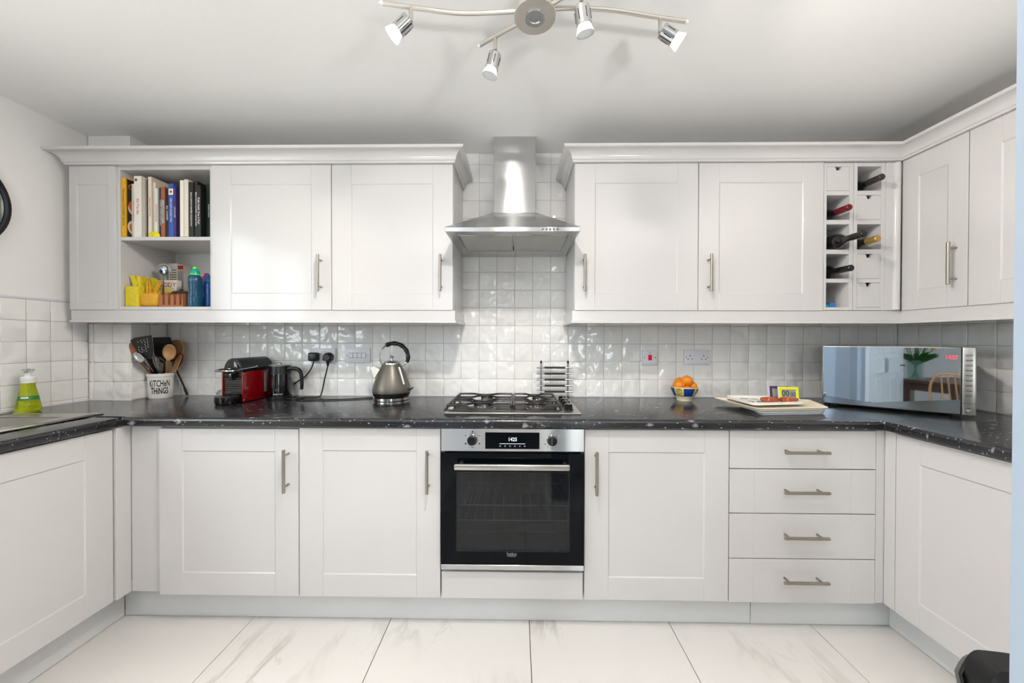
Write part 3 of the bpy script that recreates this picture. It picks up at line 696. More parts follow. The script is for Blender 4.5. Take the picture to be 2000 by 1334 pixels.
# door: black glass surround, see-through window, towel-bar handle, steel foot strip
bm = BM(); Z0, Z1 = 0.305, 0.767; wx0, wx1, wz0, wz1 = -0.248, 0.216, 0.362, 0.689
for b in ((OX0, wx0, Z0, Z1), (wx1, OX1, Z0, Z1), (wx0, wx1, Z0, wz0), (wx0, wx1, wz1, Z1)): box(bm, b[0], b[1], OY, -0.58, b[2], b[3])
dr = obj('door', bm, 'glass_black', t, smooth=False)
bm = BM(); box(bm, wx0, wx1, OY + 0.0005, OY + 0.004, wz0, wz1); obj('window', bm, 'oven_glass', dr, smooth=False)
bm = BM()
for b in ((wx0, wx1, wz1 - 0.001, wz1 + 0.0015), (wx0, wx1, wz0 - 0.0015, wz0 + 0.001), (wx0 - 0.0015, wx0 + 0.001, wz0, wz1), (wx1 - 0.001, wx1 + 0.0015, wz0, wz1)): box(bm, b[0], b[1], OY - 0.0004, OY, b[2], b[3])
obj('window_border', bm, 'black_satin', dr, smooth=False)
bm = BM(); box(bm, -0.2525, 0.2115, -0.648, -0.634, 0.712, 0.7365, 0.005, 3)
for x in (-0.235, 0.188): box(bm, x, x + 0.014, -0.636, OY, 0.716, 0.733, 0.002)
obj('handle', bm, 'steel_satin', dr)
bm = BM(); box(bm, OX0, OX1, OY - 0.0005, -0.58, 0.2835, 0.3045, 0.001); obj('bottom_strip', bm, 'steel_brushed', dr)
text(dr, 'beko', 0.021, (-0.0205, OY - 0.0008, 0.351), (1, 0, 0), (0, 0, 1), 'ink_grey', name='logo')
bm = BM(); box(bm, -0.037, -0.004, OY - 0.0008, OY, 0.3405, 0.3418); obj('logo_line', bm, 'ink_grey', dr, smooth=False)

# ------------------------------------------------------------------ gas hob
t = thing('gas_hob', 'stainless four-burner gas hob with black cast pan supports', 'hob', (-0.02, -0.27, ZW))
bm = BM(); box(bm, -0.322, 0.284, -0.503, -0.035, ZW + 0.0004, ZW + 0.006, 0.0025); obj('plate', bm, 'steel_satin', t)
bm = BM(); box(bm, -0.312, 0.195, -0.49, -0.05, ZW + 0.005, ZW + 0.0072, 0.001); obj('spill_tray', bm, 'steel_polished', t)
for x, y, r in ((-0.155, -0.395, 0.046), (-0.158, -0.185, 0.030), (0.122, -0.195, 0.040), (0.098, -0.385, 0.026)):
    bm = BM(); z = ZW + 0.007; lathe(bm, [(r + 0.012, 0), (r + 0.010, 0.004), (r, 0.006), (r * 0.96, 0.016), (0, 0.016)], (x, y, z), 24); b = obj('burner', bm, 'steel_satin', t)
    bm = BM(); lathe(bm, [(r * 1.02, 0.016), (r * 1.05, 0.018), (r * 1.0, 0.022), (r * .6, 0.024), (0, 0.0245)], (x, y, z), 24); obj('burner_cap', bm, 'black_iron', b)
    bm = BM()
    for i in range(16):
        a = 2 * math.pi * i / 16; box(bm, x + r * math.cos(a) - 0.0016, x + r * math.cos(a) + 0.0016, y + r * math.sin(a) - 0.0016, y + r * math.sin(a) + 0.0016, z + 0.006, z + 0.0165)
    obj('crown_teeth', bm, 'steel_dark', b, smooth=False)['kind'] = 'stuff'
GZ = 0.941
for xs, sgn in (((-0.312, -0.026), 1), ((-0.014, 0.192), -1)):
    xa, xb = xs; w = xb - xa; rt_ = 0.0052
    pts = lambda y, dy, dz, sh=0.0: [(xa, y, GZ), (xa + 0.28 * w, y, GZ), (xa + (0.38 + sh) * w, y + dy * .8, GZ + dz), (xa + (0.5 + sh) * w, y + dy, GZ + dz), (xa + (0.62 + sh) * w, y + dy * .8, GZ + dz), (xa + 0.74 * w, y, GZ), (xb, y, GZ)]
    root = None; zb = ZW + 0.0125
    bm = BM()
    tube(bm, [(xa, -0.475, GZ), (xa + .26 * w, -0.475, GZ), (xa + .36 * w, -0.478, GZ - 0.012), (xa + .5 * w, -0.48, GZ - 0.0135), (xa + .64 * w, -0.478, GZ - 0.012), (xa + .74 * w, -0.475, GZ), (xb, -0.475, GZ)], rt_, 8, sm=4)
    fx = [(xa + 0.004, -0.478, GZ), (xa, -0.479, GZ - 0.008), (xa, -0.480, zb + 0.008), (xa + 0.008, -0.480, zb), (xb - 0.008, -0.480, zb), (xb, -0.480, zb + 0.008), (xb, -0.479, GZ - 0.008), (xb - 0.004, -0.478, GZ)]
    tube(bm, fx, rt_ * 0.85, 8, sm=3)
    gr = obj('pan_support', bm, 'black_iron', t)
    bm = BM()
    for y, dy, dz in ((-0.444, 0.035, 0), (-0.347, -0.03, -0.004), (-0.293, -0.045, -0.003), (-0.239, 0.05, 0), (-0.127, -0.035, 0)):
        tube(bm, pts(y, dy, dz), rt_, 8, sm=4)
    obj('cross_bars', bm, 'black_iron', gr)
    bm = BM()
    for x in (xa, xb):
        tube(bm, [(x, -0.475, GZ - 0.001), (x, -0.127, GZ - 0.001)], rt_, 8)
        for y in (-0.127, -0.29): tube(bm, [(x, y, GZ), (x, y, ZW + 0.007)], rt_, 8)
    obj('side_bars', bm, 'black_iron', gr)
for i, y in enumerate((-0.42, -0.345, -0.27, -0.195)):
    bm = BM(); lathe(bm, [(0.024, 0), (0.024, 0.003), (0.0195, 0.006), (0.0185, 0.024), (0.016, 0.027), (0, 0.0275)], (0.236, y, ZW + 0.006), 24); k = obj('knob', bm, 'black_gloss', t)
    bm = BM(); box(bm, 0.2335, 0.2385, y - 0.018, y + 0.018, ZW + 0.032, ZW + 0.0375, 0.001); obj('knob_grip', bm, 'steel_satin', k)

# chrome trivet rack standing behind the hob
t = thing('trivet_rack', 'upright chrome trivet with black-sleeved bars behind the hob', 'trivet', (0.214, -0.03, ZW))
for x in (0.137, 0.2905):
    bm = BM(); tube(bm, [(x, -0.022, ZW + 0.003), (x, -0.022, 1.102)], 0.0048, 10); p = obj('post', bm, 'steel_polished', t)
    bm = BM(); lathe(bm, [(0.0056, 0), (0.0056, 0.01), (0.004, 0.014), (0, 0.0155)], (x, -0.022, 1.101), 10); obj('tip', bm, 'black_rubber', p)
    bm = BM(); lathe(bm, [(0.007, 0), (0.007, 0.004), (0.0048, 0.006)], (x, -0.022, ZW), 10); obj('foot', bm, 'black_rubber', p)
for i in range(5):
    z = 1.077 - i * 0.0343; bm = BM(); tube(bm, [(0.110, -0.031, z), (0.112, -0.031, z), (0.316, -0.031, z), (0.318, -0.031, z)], [0.003, 0.0048, 0.0048, 0.003], 10); b = obj('rod', bm, 'steel_polished', t)
    bm = BM(); tube(bm, [(0.156, -0.031, z), (0.272, -0.031, z)], 0.0058, 10); obj('sleeve', bm, 'black_rubber', b)

# ------------------------------------------------------------------ sockets and switches
def plate(name, label, cat, x0, x1, z0, z1):
    t = thing(name, label, cat, ((x0 + x1) / 2, -0.001, (z0 + z1) / 2))
    bm = BM(); box(bm, x0, x1, -0.0095, -0.0006, z0, z1, 0.0016, 2); obj('plate', bm, 'plastic_white', t); return t
def screw(t, x, z):
    bm = BM(); lathe(bm, [(0.0032, 0), (0.003, 0.0008), (0, 0.001)], (x, -0.0092, z), 10, (0, -1, 0)); obj('screw', bm, 'steel_dark', t)
def sock_holes(t, cx, zc):
    bm = BM()
    box(bm, cx - 0.0022, cx + 0.0022, -0.0098, -0.009, zc + 0.004, zc + 0.012)
    for s in (-1, 1): box(bm, cx + s * 0.0115 - 0.0034, cx + s * 0.0115 + 0.0034, -0.0098, -0.009, zc - 0.0125, zc - 0.008)
    obj('pin_slots', bm, 'dark_gap', t, smooth=False)
def rocker(t, x0, x1, z0, z1, m='plastic_white'):
    bm = BM(); box(bm, x0, x1, -0.0128, -0.009, z0, z1, 0.001); return obj('rocker', bm, m, t)
t = plate('double_socket', 'white double socket with two black plugs, left of the kettle', 'socket', -1.199, -1.053, 1.097, 1.183)
sock_holes(t, -1.165, 1.135); sock_holes(t, -1.087, 1.135)
rocker(t, -1.138, -1.127, 1.146, 1.166); rocker(t, -1.124, -1.113, 1.146, 1.166); screw(t, -1.188, 1.14); screw(t, -1.064, 1.14)
t = plate('switch_plate', 'white four-gang switch plate left of the kettle', 'switch', -0.998, -0.851, 1.099, 1.185)
for i in range(4): rocker(t, -0.973 + i * 0.0248, -0.9505 + i * 0.0248, 1.129, 1.155)
bm = BM(); box(bm, -0.975, -0.874, -0.0097, -0.009, 1.127, 1.157); obj('recess', bm, 'ink_grey', t, smooth=False)
screw(t, -0.985, 1.142); screw(t, -0.864, 1.142)
t = plate('cooker_switch', 'white single switch plate with red cooker rocker', 'switch', 0.716, 0.804, 1.091, 1.177)
rocker(t, 0.7505, 0.7705, 1.119, 1.150, 'red_switch'); screw(t, 0.729, 1.135); screw(t, 0.791, 1.135)
bm = BM(); box(bm, 0.755, 0.766, -0.0099, -0.009, 1.160, 1.1625); box(bm, 0.7585, 0.7625, -0.0099, -0.009, 1.106, 1.1085); obj('marks', bm, 'ink_grey', t, smooth=False)
t = plate('double_socket', 'white double socket with no plugs, right of the red switch', 'socket', 0.954, 1.101, 1.094, 1.180)
sock_holes(t, 0.989, 1.137); sock_holes(t, 1.066, 1.137); rocker(t, 1.015, 1.0275, 1.144, 1.167); rocker(t, 1.031, 1.0435, 1.144, 1.167); screw(t, 0.967, 1.137); screw(t, 1.089, 1.137)
# plugs with their cables
t = thing('plug', 'black square plug in the left half of the double socket, cable to the frother', 'plug', (-1.171, -0.02, 1.134))
bm = BM(); box(bm, -1.197, -1.143, -0.045, -0.0105, 1.110, 1.159, 0.009, 3); obj('body', bm, 'black_satin', t)
bm = BM(); tube(bm, [(-1.169, -0.03, 1.112), (-1.172, -0.03, 1.095), (-1.188, -0.028, 1.06), (-1.222, -0.025, 1.02), (-1.255, -0.022, 1.0), (-1.29, -0.02, 0.975)], 0.0036, 8, sm=5); obj('cable', bm, 'black_rubber', t)
t = thing('plug', 'black rounded plug in the right half of the double socket, cable to the kettle', 'plug', (-1.088, -0.02, 1.13))
bm = BM(); lathe(bm, [(0.0, 0.034), (0.018, 0.034), (0.026, 0.024), (0.0275, 0.0)], (-1.0885, -0.011, 1.132), 24, (0, -1, 0))
box(bm, -1.1145, -1.0625, -0.04, -0.0105, 1.112, 1.132, 0.006, 2); obj('body', bm, 'black_satin', t)
bm = BM(); tube(bm, [(-1.0885, -0.026, 1.118), (-1.0885, -0.026, 1.082)], [0.011, 0.006], 10); obj('strain_relief', bm, 'black_rubber', t)
bm = BM(); tube(bm, [(-1.0885, -0.026, 1.088), (-1.094, -0.026, 1.06), (-1.107, -0.025, 1.01), (-1.119, -0.026, 0.95), (-1.121, -0.035, 0.925), (-1.115, -0.06, 0.914), (-1.132, -0.085, 0.9125), (-1.19, -0.09, 0.9125), (-1.192, -0.155, 0.9125), (-1.14, -0.185, 0.9125), (-1.04, -0.175, 0.9125), (-0.95, -0.16, 0.9125), (-0.80, -0.10, 0.9125)], 0.0037, 8, sm=6); obj('cable', bm, 'black_rubber', t)

# ------------------------------------------------------------------ sink, soap
t = thing('sink', 'inset stainless steel sink in the left worktop', 'sink', (-2.0, -1.05, ZW))
bm = BM(); BX0, BX1, BY0, BY1 = -2.155, -1.885, -1.05, -0.615
for b in ((SX0, BX0, SY0, SY1), (BX1, SX1, SY0, SY1), (BX0, BX1, BY1, SY1), (BX0, BX1, SY0, BY0)): box(bm, b[0], b[1], b[3], b[2], ZW + 0.0003, ZW + 0.0038, 0.001)
obj('rim', bm, 'steel_satin', t)
bm = BM()
for o in (0.004, 0.02): tube(bm, [(SX0 + o, SY0 + o, ZW + 0.0035), (SX0 + o, SY1 - o, ZW + 0.0035), (SX1 - o, SY1 - o, ZW + 0.0035), (SX1 - o, SY0 + o, ZW + 0.0035)], 0.0022, 6, closed=True)
obj('rim_bead', bm, 'steel_polished', t)
bm = BM(); zt, zb = ZW, 0.752; d = 0.02
top = [(BX0, BY0), (BX1, BY0), (BX1, BY1), (BX0, BY1)]; rin = [(BX0 + d, BY0 + d), (BX1 - d, BY0 + d), (BX1 - d, BY1 - d), (BX0 + d, BY1 - d)]
A = [bm.verts.new((*p, zt)) for p in top]; Bv = [bm.verts.new((*p, zb)) for p in rin]
for i in range(4): bm.faces.new((A[i], Bv[i], Bv[(i + 1) % 4], A[(i + 1) % 4]))
bm.faces.new(Bv); o = obj('bowl', bm, 'steel_satin', t, smooth=False)
md = o.modifiers.new('s', 'SOLIDIFY'); md.thickness = 0.0012
bm = BM(); lathe(bm, [(0.04, 0), (0.04, 0.002), (0.03, 0.0015), (0.0, 0.001)], (-2.02, -0.83, zb + 0.001), 20); obj('drain', bm, 'steel_dark', t)
t = thing('soap_bottle', 'clear bottle of green liquid soap with white pump beside the sink', 'soap bottle', (-2.195, -0.497, ZW))
c = (-2.195, -0.497, ZW)
bm = BM(); lathe(bm, [(0.0, 0.001), (0.033, 0.001), (0.038, 0.006), (0.0395, 0.014), (0.036, 0.035), (0.029, 0.075), (0.0235, 0.105), (0.0215, 0.118), (0.021, 0.13), (0, 0.13)], c, 32); obj('body', bm, 'soap_green', t)
bm = BM(); lathe(bm, [(0.021, 0.1302), (0.0205, 0.141), (0.0225, 0.142), (0.023, 0.153), (0.019, 0.158), (0.010, 0.160), (0.009, 0.178), (0, 0.178)], c, 28); obj('pump_collar', bm, 'plastic_frost', t)
bm = BM(); lathe(bm, [(0.0, 0.176), (0.012, 0.176), (0.017, 0.184), (0.019, 0.19), (0.012, 0.194), (0, 0.195)], c, 20); tube(bm, [(c[0], c[1], ZW + 0.186), (c[0] + 0.02, c[1] - 0.02, ZW + 0.186), (c[0] + 0.028, c[1] - 0.028, ZW + 0.178)], 0.006, 8); obj('pump_head', bm, 'clear_plastic', t)
bm = BM(); tube(bm, [(c[0], c[1], ZW + 0.13), (c[0] + 0.004, c[1], ZW + 0.06), (c[0] - 0.02, c[1] - 0.008, ZW + 0.012)], 0.0025, 6); obj('dip_tube', bm, 'plastic_frost', t)
bm = BM(); n = 14
def lab(a, h): r = 0.0405 - 0.0172 * (h - 0.02) / 0.1; return (c[0] + r * math.cos(a), c[1] + r * math.sin(a), ZW + h)
for i in range(n):
    a0, a1 = R(-95 + 130 * i / n), R(-95 + 130 * (i + 1) / n)
    bm.faces.new([bm.verts.new(lab(a, h)) for a, h in ((a0, 0.055), (a1, 0.055), (a1, 0.073), (a0, 0.073))])
bmesh.ops.remove_doubles(bm, verts=bm.verts, dist=1e-5); MATS['label_green'] = mat('label_green', '#2f7d33', 0.4); obj('label_band', bm, 'label_green', t)
bm = BM()
for i in range(5):
    a0, a1 = R(-75 + 40 * i / 5), R(-75 + 40 * (i + 1) / 5); q = [lab(a, h) for a, h in ((a0, 0.063), (a1, 0.063), (a1, 0.0695), (a0, 0.0695))]
    bm.faces.new([bm.verts.new((c[0] + (p[0] - c[0]) * 1.01, c[1] + (p[1] - c[1]) * 1.01, p[2])) for p in q])
obj('label_word', bm, 'ink_white', t)
# ------------------------------------------------------------------ utensil crock and what stands in it
t = thing('utensil_crock', 'white ceramic crock lettered KITCHEN THINGS holding cooking utensils', 'crock', (-1.990, -0.100, ZW))
cc = (-1.990, -0.100, ZW)
bm = BM(); lathe(bm, [(0.0, 0.003), (0.046, 0.003), (0.049, 0.0), (0.0515, 0.004), (0.0535, 0.06), (0.0545, 0.118), (0.0575, 0.12), (0.0583, 0.134), (0.056, 0.137), (0.051, 0.136), (0.049, 0.12), (0.047, 0.012), (0, 0.010)], cc, 40, cap=False); obj('pot', bm, 'ceramic_white', t)
def bend(o, rad, cx, cy, off):
    """wrap flat lettering (built in the xz plane facing -y) round a vertical cylinder"""
    for v in o.data.vertices:
        w = v.co + Vector(W(o)); a = (w.x - cx) / rad + off
        v.co = Vector((cx + (rad) * math.sin(a), cy - rad * math.cos(a) - 0.0005, w.z)) - Vector(W(o))
for s, z, sz in (('KiTCHeN', ZW + 0.082, 0.050), ('THiNGS', ZW + 0.042, 0.048)):
    o = text(t, s, sz, (cc[0], cc[1], z), (1, 0, 0), (0, 0, 1), 'ink', ext=0.0002, xs=0.43, bold=0.0008); o.location = Vector(o.location); 
    mo = o.location.copy()
    for v in o.data.vertices: v.co += mo
    o.location = (0, 0, 0); bend(o, 0.0545, cc[0], cc[1], R(40))
def blade(bm, pts, n=(0, -1, 0), th=0.003):
    n = Vector(n) * th; A = [bm.verts.new(Vector(p)) for p in pts]; B = [bm.verts.new(Vector(p) - n) for p in pts]; k = len(pts)
    bm.faces.new(A); bm.faces.new(B[::-1])
    for i in range(k): bm.faces.new((A[i], B[i], B[(i + 1) % k], A[(i + 1) % k]))
def utensil(name, label, cat): return thing(name, label, cat, cc)
def mouth(k, z=0.137, f=1.0): return (cc[0] + 0.707 * k * f, cc[1] + 0.707 * k * f, ZW + z)
def foot(k): return mouth(k, 0.03, 0.5)
t = utensil('slotted_spatula', 'black plastic spatula with round holes, leaning left in crock', 'spatula')
bm = BM(); hd = [(-2.0370, -0.2150, 1.2270), (-2.0150, -0.2150, 1.2410), (-1.9660, -0.2150, 1.2500), (-1.9250, -0.2150, 1.2550), (-1.9230, -0.2120, 1.2190), (-1.9210, -0.2100, 1.1760), (-1.9330, -0.2050, 1.1410), (-1.9580, -0.2000, 1.1240), (-1.9740, -0.2000, 1.1350), (-2.0050, -0.2050, 1.1600), (-2.0210, -0.2100, 1.1900)]
blade(bm, hd); obj('head', bm, 'black_satin', t)
bm = BM(); tube(bm, [(-1.9550, -0.2000, 1.1320), (-1.9750, -0.1650, 1.0950), mouth(-0.018), foot(-0.018)], [0.012, 0.0085, 0.007, 0.006], 8, sm=3); obj('handle', bm, 'black_satin', t)
bm = BM()
for i, (u, v) in enumerate(((-1.9950, -0.2160, 1.2190), (-1.9790, -0.2160, 1.2270), (-1.9620, -0.2160, 1.2290), (-1.9460, -0.2160, 1.2360), (-1.9730, -0.2160, 1.2170), (-1.9570, -0.2160, 1.2190), (-1.9430, -0.2160, 1.2250), (-1.9900, -0.2160, 1.1920), (-1.9730, -0.2160, 1.1900), (-1.9570, -0.2160, 1.2060), (-1.9430, -0.2160, 1.2140), (-1.9540, -0.2160, 1.1950), (-1.9400, -0.2160, 1.2030), (-1.9900, -0.2160, 1.1790), (-1.9730, -0.2160, 1.1790), (-1.9510, -0.2160, 1.1840), (-1.9400, -0.2160, 1.1930), (-1.9840, -0.2160, 1.1680), (-1.9710, -0.2160, 1.1660), (-1.9620, -0.2160, 1.1750), (-1.9490, -0.2160, 1.1710))[k][::2] for k in range(21)):
    lathe(bm, [(0.0, 0), (0.0023, 0), (0.0023, 0.0006), (0, 0.0006)], (u, -0.2156, v), 8, (0, -1, 0))
obj('holes', bm, 'card_white', t)
t = utensil('turner', 'solid black turner standing behind the slotted spatula', 'spatula')
bm = BM(); blade(bm, [(-2.0140, -0.1200, 1.2440), (-1.9230, -0.1200, 1.2460), (-1.9140, -0.1200, 1.2390), (-1.8970, -0.1200, 1.1570), (-1.9030, -0.1200, 1.1140), (-1.9460, -0.1200, 1.0940), (-1.9840, -0.1200, 1.1140), (-2.0060, -0.1200, 1.1560)]); obj('head', bm, 'black_rubber', t)
bm = BM(); tube(bm, [(-1.9450, -0.1210, 1.1060), mouth(0.012), foot(0.012)], 0.006, 8, sm=3); obj('handle', bm, 'black_rubber', t)
def spoon(name, label, c, rx, rz, tail, end, m, tilt=0.0, dep=0.35, r=0.006):
    t = utensil(name, label, 'spoon'); bm = BM(); c = Vector(c)
    # shallow bowl: half ellipsoid shell opened towards the camera
    q = Matrix.Rotation(tilt, 4, 'Y'); nu, nv = 20, 5; rows_ = []
    for j in range(nv + 1):
        f = j / nv; rows_.append([c + q @ Vector((rx * f * math.cos(2 * math.pi * i / nu), rx * dep * (1 - f * f), rz * f * math.sin(2 * math.pi * i / nu))) for i in range(nu)])
    R_ = [[bm.verts.new(p) for p in (rw if k else rw[:1])] for k, rw in enumerate(rows_)]
    for i in range(nu): bm.faces.new((R_[0][0], R_[1][i], R_[1][(i + 1) % nu]))
    for a, b in zip(R_[1:], R_[2:]):
        for i in range(nu): bm.faces.new((a[i], b[i], b[(i + 1) % nu], a[(i + 1) % nu]))
    o = obj('bowl', bm, m, t); md = o.modifiers.new('s', 'SOLIDIFY'); md.thickness = 0.0035; md.offset = 1
    bm = BM(); tube(bm, [tail, mouth(end), foot(end)], [r * 1.25, r * 1.1, r], 10); obj('handle', bm, m, t); return t
spoon('wooden_spoon', 'round pale wooden spoon, front right in the crock', (-1.8850, -0.1600, 1.1640), 0.036, 0.042, (-1.8920, -0.1550, 1.1250), 0.026, 'wood_pale', 0, r=0.0075)
spoon('wooden_spoon', 'large pale wooden spoon at the back right of the crock', (-1.9340, -0.0700, 1.1810), 0.045, 0.05, (-1.9560, -0.0650, 1.1370), 0.02, 'wood_pale', 0.4)
spoon('wooden_spoon', 'brown wooden spoon at the right rim of the crock', (-1.9180, -0.0750, 1.1110), 0.026, 0.047, (-1.9430, -0.0700, 1.0650), 0.040, 'wood_brown', 0.5, r=0.005)
spoon('wooden_spoon', 'wooden spoon tipped left behind the slotted spatula', (-2.0260, -0.2030, 1.1700), 0.021, 0.05, (-2.0100, -0.1950, 1.1210), -0.038, 'wood_brown', -0.5, r=0.005)
t = spoon('slotted_spoon', 'shiny steel slotted spoon leaning left in the crock', (-1.9970, -0.2120, 1.1380), 0.019, 0.034, (-1.9790, -0.2060, 1.1140), -0.030, 'steel_polished', -0.9, r=0.0045)
t = utensil('wooden_spatula', 'flat wooden spatula beside the brown spoon in crock', 'spatula')
bm = BM(); blade(bm, [(-1.8920, -0.0950, 1.1470), (-1.8810, -0.0950, 1.1440), (-1.8810, -0.0950, 1.1270), (-1.9230, -0.0850, 1.0490), (-1.9460, -0.0850, 1.0480), (-1.9210, -0.0900, 1.1090)], th=0.006); obj('blade', bm, 'wood_pale', t)
bm = BM(); tube(bm, [(-1.9370, -0.0820, 1.0570), mouth(0.036), foot(0.036)], 0.005, 8); obj('stick', bm, 'wood_pale', t)
t = utensil('whisk', 'steel balloon whisk standing in the crock', 'whisk')
wc, wt = Vector((-1.9430, -0.1600, 1.1360)), Vector(mouth(-0.002, 0.135))
bm = BM(); ax = (wc - wt); L = ax.length; ax.normalize(); sx = Vector((0, 1, 0)).cross(ax).normalized()
for k in range(5):
    a = math.pi * k / 5; sd = sx * math.cos(a) + Vector((0, 1, 0)) * math.sin(a)
    tube(bm, [wt - sd * 0.006, wt + ax * L * .35 - sd * 0.02, wt + ax * L * .75 - sd * 0.028, wt + ax * L * .97 - sd * 0.014, wt + ax * L, wt + ax * L * .97 + sd * 0.014, wt + ax * L * .75 + sd * 0.028, wt + ax * L * .35 + sd * 0.02, wt + sd * 0.006], 0.0012, 5, sm=3)
obj('wires', bm, 'steel_polished', t)
bm = BM(); tube(bm, [wt + ax * 0.006, wt - ax * 0.09], 0.007, 10); obj('handle', bm, 'steel_satin', t)
t = thing('stick_lighter', 'thin black wand leaning on the tiles right of the crock', 'lighter', (-1.8860, -0.0500, 0.9160))
bm = BM(); tube(bm, [(-1.9730, -0.0300, 1.0670), (-1.9100, -0.0400, 0.9530)], 0.0045, 8); obj('wand', bm, 'black_rubber', t)
bm = BM(); tube(bm, [(-1.9130, -0.0400, 0.9590), (-1.9040, -0.0430, 0.9420), (-1.8860, -0.0500, 0.9160)], [0.005, 0.008, 0.0065], 8); obj('grip', bm, 'black_satin', t)

# ------------------------------------------------------------------ coffee machine
t = thing('coffee_machine', 'black pod coffee machine with red side panels', 'coffee machine', (-1.458, -0.16, ZW), rz=R(-3))
def O(nm, bm, m, p=None): return obj(nm, bm, m, p or t, local=True)
# local: x across, -y is the front
bm = BM(); box(bm, -0.05, 0.05, -0.085, 0.125, 0.0, 0.135, 0.004); body = O('body', bm, 'black_gloss')
bm = BM(); pf = [(-0.05, 0.135)] + [(0.05 * math.cos(R(180 - 180 * i / 14)), 0.165 + 0.064 * math.sin(R(180 - 180 * i / 14))) for i in range(15)] + [(0.05, 0.135)]
prism(bm, pf, lambda a, b: (a, -0.088, b), lambda a, b: (a, 0.125, b)); O('hood', bm, 'black_satin')
bm = BM(); lathe(bm, [(0.0, 0.006), (0.022, 0.006), (0.033, 0.004), (0.04, 0.0)], (0, -0.088, 0.178), 24, (0, -1, 0)); O('front_dome', bm, 'black_gloss')
bm = BM()
for i in range(9): z = 0.047 + i * 0.0095; box(bm, -0.047, 0.047, -0.0905, -0.084, z, z + 0.0058, 0.0015)
O('grille', bm, 'steel_dark')
for s in (-1, 1):
    bm = BM(); box(bm, s * 0.0505, s * 0.0575, -0.094, 0.12, 0.004, 0.172 - 0.014, 0.0025, 2); pn = O('side_panel', bm, 'red_gloss')
    bm = BM()
    for y, z in ((-0.085, 0.013), (-0.085, 0.149), (0.11, 0.013), (0.11, 0.149)): lathe(bm, [(0.004, 0), (0.0035, 0.0012), (0, 0.0015)], (s * 0.0575, y, z), 8, (s, 0, 0))
    obj('panel_screws', bm, 'steel_polished', pn, local=True)
bm = BM(); tube(bm, [(0.053, 0.0, 0.178), (0.053, -0.1, 0.172), (0.05, -0.13, 0.169), (0.035, -0.148, 0.168), (-0.035, -0.148, 0.168), (-0.05, -0.13, 0.169), (-0.053, -0.1, 0.172), (-0.053, 0.0, 0.178)], 0.0048, 8, sm=3, flat=1.0); lathe(bm, [(0.009, 0), (0.009, 0.004), (0.006, 0.006)], (0.051, 0.0, 0.178), 16, (1, 0, 0)); O('lever', bm, 'steel_polished')
bm = BM(); box(bm, -0.02, 0.02, -0.118, -0.085, 0.128, 0.156, 0.006, 2); box(bm, -0.01, 0.01, -0.105, -0.09, 0.118, 0.13, 0.002); O('spout', bm, 'black_gloss')
bm = BM(); lathe(bm, [(0, 0), (0.05, 0), (0.054, 0.006), (0.054, 0.034), (0.05, 0.038), (0, 0.038)], (0, -0.125, 0.002), 28, sy=0.9); box(bm, -0.05, 0.05, -0.125, -0.084, 0.002, 0.038, 0.003); O('drip_tray', bm, 'black_gloss')
bm = BM()
for i in range(7): box(bm, -0.042 + i * 0.0125, -0.036 + i * 0.0125, -0.155, -0.09, 0.0395, 0.0415)
O('drip_grid', bm, 'steel_dark')
bm = BM(); lathe(bm, [(0.0, 0.0), (0.044, 0.0), (0.048, 0.004), (0.048, 0.11), (0, 0.11)], (0.0, 0.0, 0.1), 20, sx=0.34); 
for v in bm.verts: v.co += Vector((0.066, 0.09, -0.06))
O('water_tank', bm, 'clear_plastic')
bm = BM(); box(bm, 0.045, 0.085, 0.06, 0.11, 0.168, 0.175, 0.002); O('tank_lid', bm, 'black_satin')
t = thing('saucer', 'small white saucer on edge behind the coffee machine drip tray', 'saucer', (-1.60, -0.14, ZW + 0.028))
bm = BM(); lathe(bm, [(0, 0.0), (0.018, 0.0), (0.027, 0.006), (0.026, 0.0085), (0.017, 0.003), (0, 0.003)], (-1.60, -0.155, ZW + 0.028), 24, (0.75, -0.6, 0.25)); obj('dish', bm, 'ceramic_white', t)
bm = BM(); lathe(bm, [(0, -0.018), (0.012, -0.018), (0.015, -0.001), (0, -0.001)], (-1.60, -0.155, ZW + 0.028), 16, (0.75, -0.6, 0.25)); obj('foot', bm, 'black_satin', t)

# ------------------------------------------------------------------ milk frother
t = thing('milk_frother', 'tall black electric jug with handle and lidded top beside coffee machine', 'milk frother', (-1.318, -0.100, ZW)); c = (-1.318, -0.100, ZW)
bm = BM(); lathe(bm, [(0, 0.0), (0.060, 0.0), (0.061, 0.004), (0.060, 0.016), (0, 0.016)], c, 36); obj('base', bm, 'black_satin', t)
bm = BM(); lathe(bm, [(0, 0.016), (0.056, 0.016), (0.0585, 0.03), (0.0585, 0.08), (0.055, 0.136), (0, 0.136)], c, 36); obj('jug', bm, 'black_gloss', t)
bm = BM(); lathe(bm, [(0, 0.136), (0.055, 0.136), (0.0515, 0.178), (0.053, 0.180), (0, 0.18)], c, 36); obj('collar', bm, 'black_satin', t)
bm = BM(); lathe(bm, [(0.0535, 0.180), (0.054, 0.184), (0.047, 0.187), (0, 0.187)], c, 36); l = obj('lid', bm, 'steel_satin', t)
bm = BM(); lathe(bm, [(0.009, 0.187), (0.010, 0.194), (0.006, 0.199), (0, 0.2)], c, 14); obj('lid_knob', bm, 'clear_plastic', l)
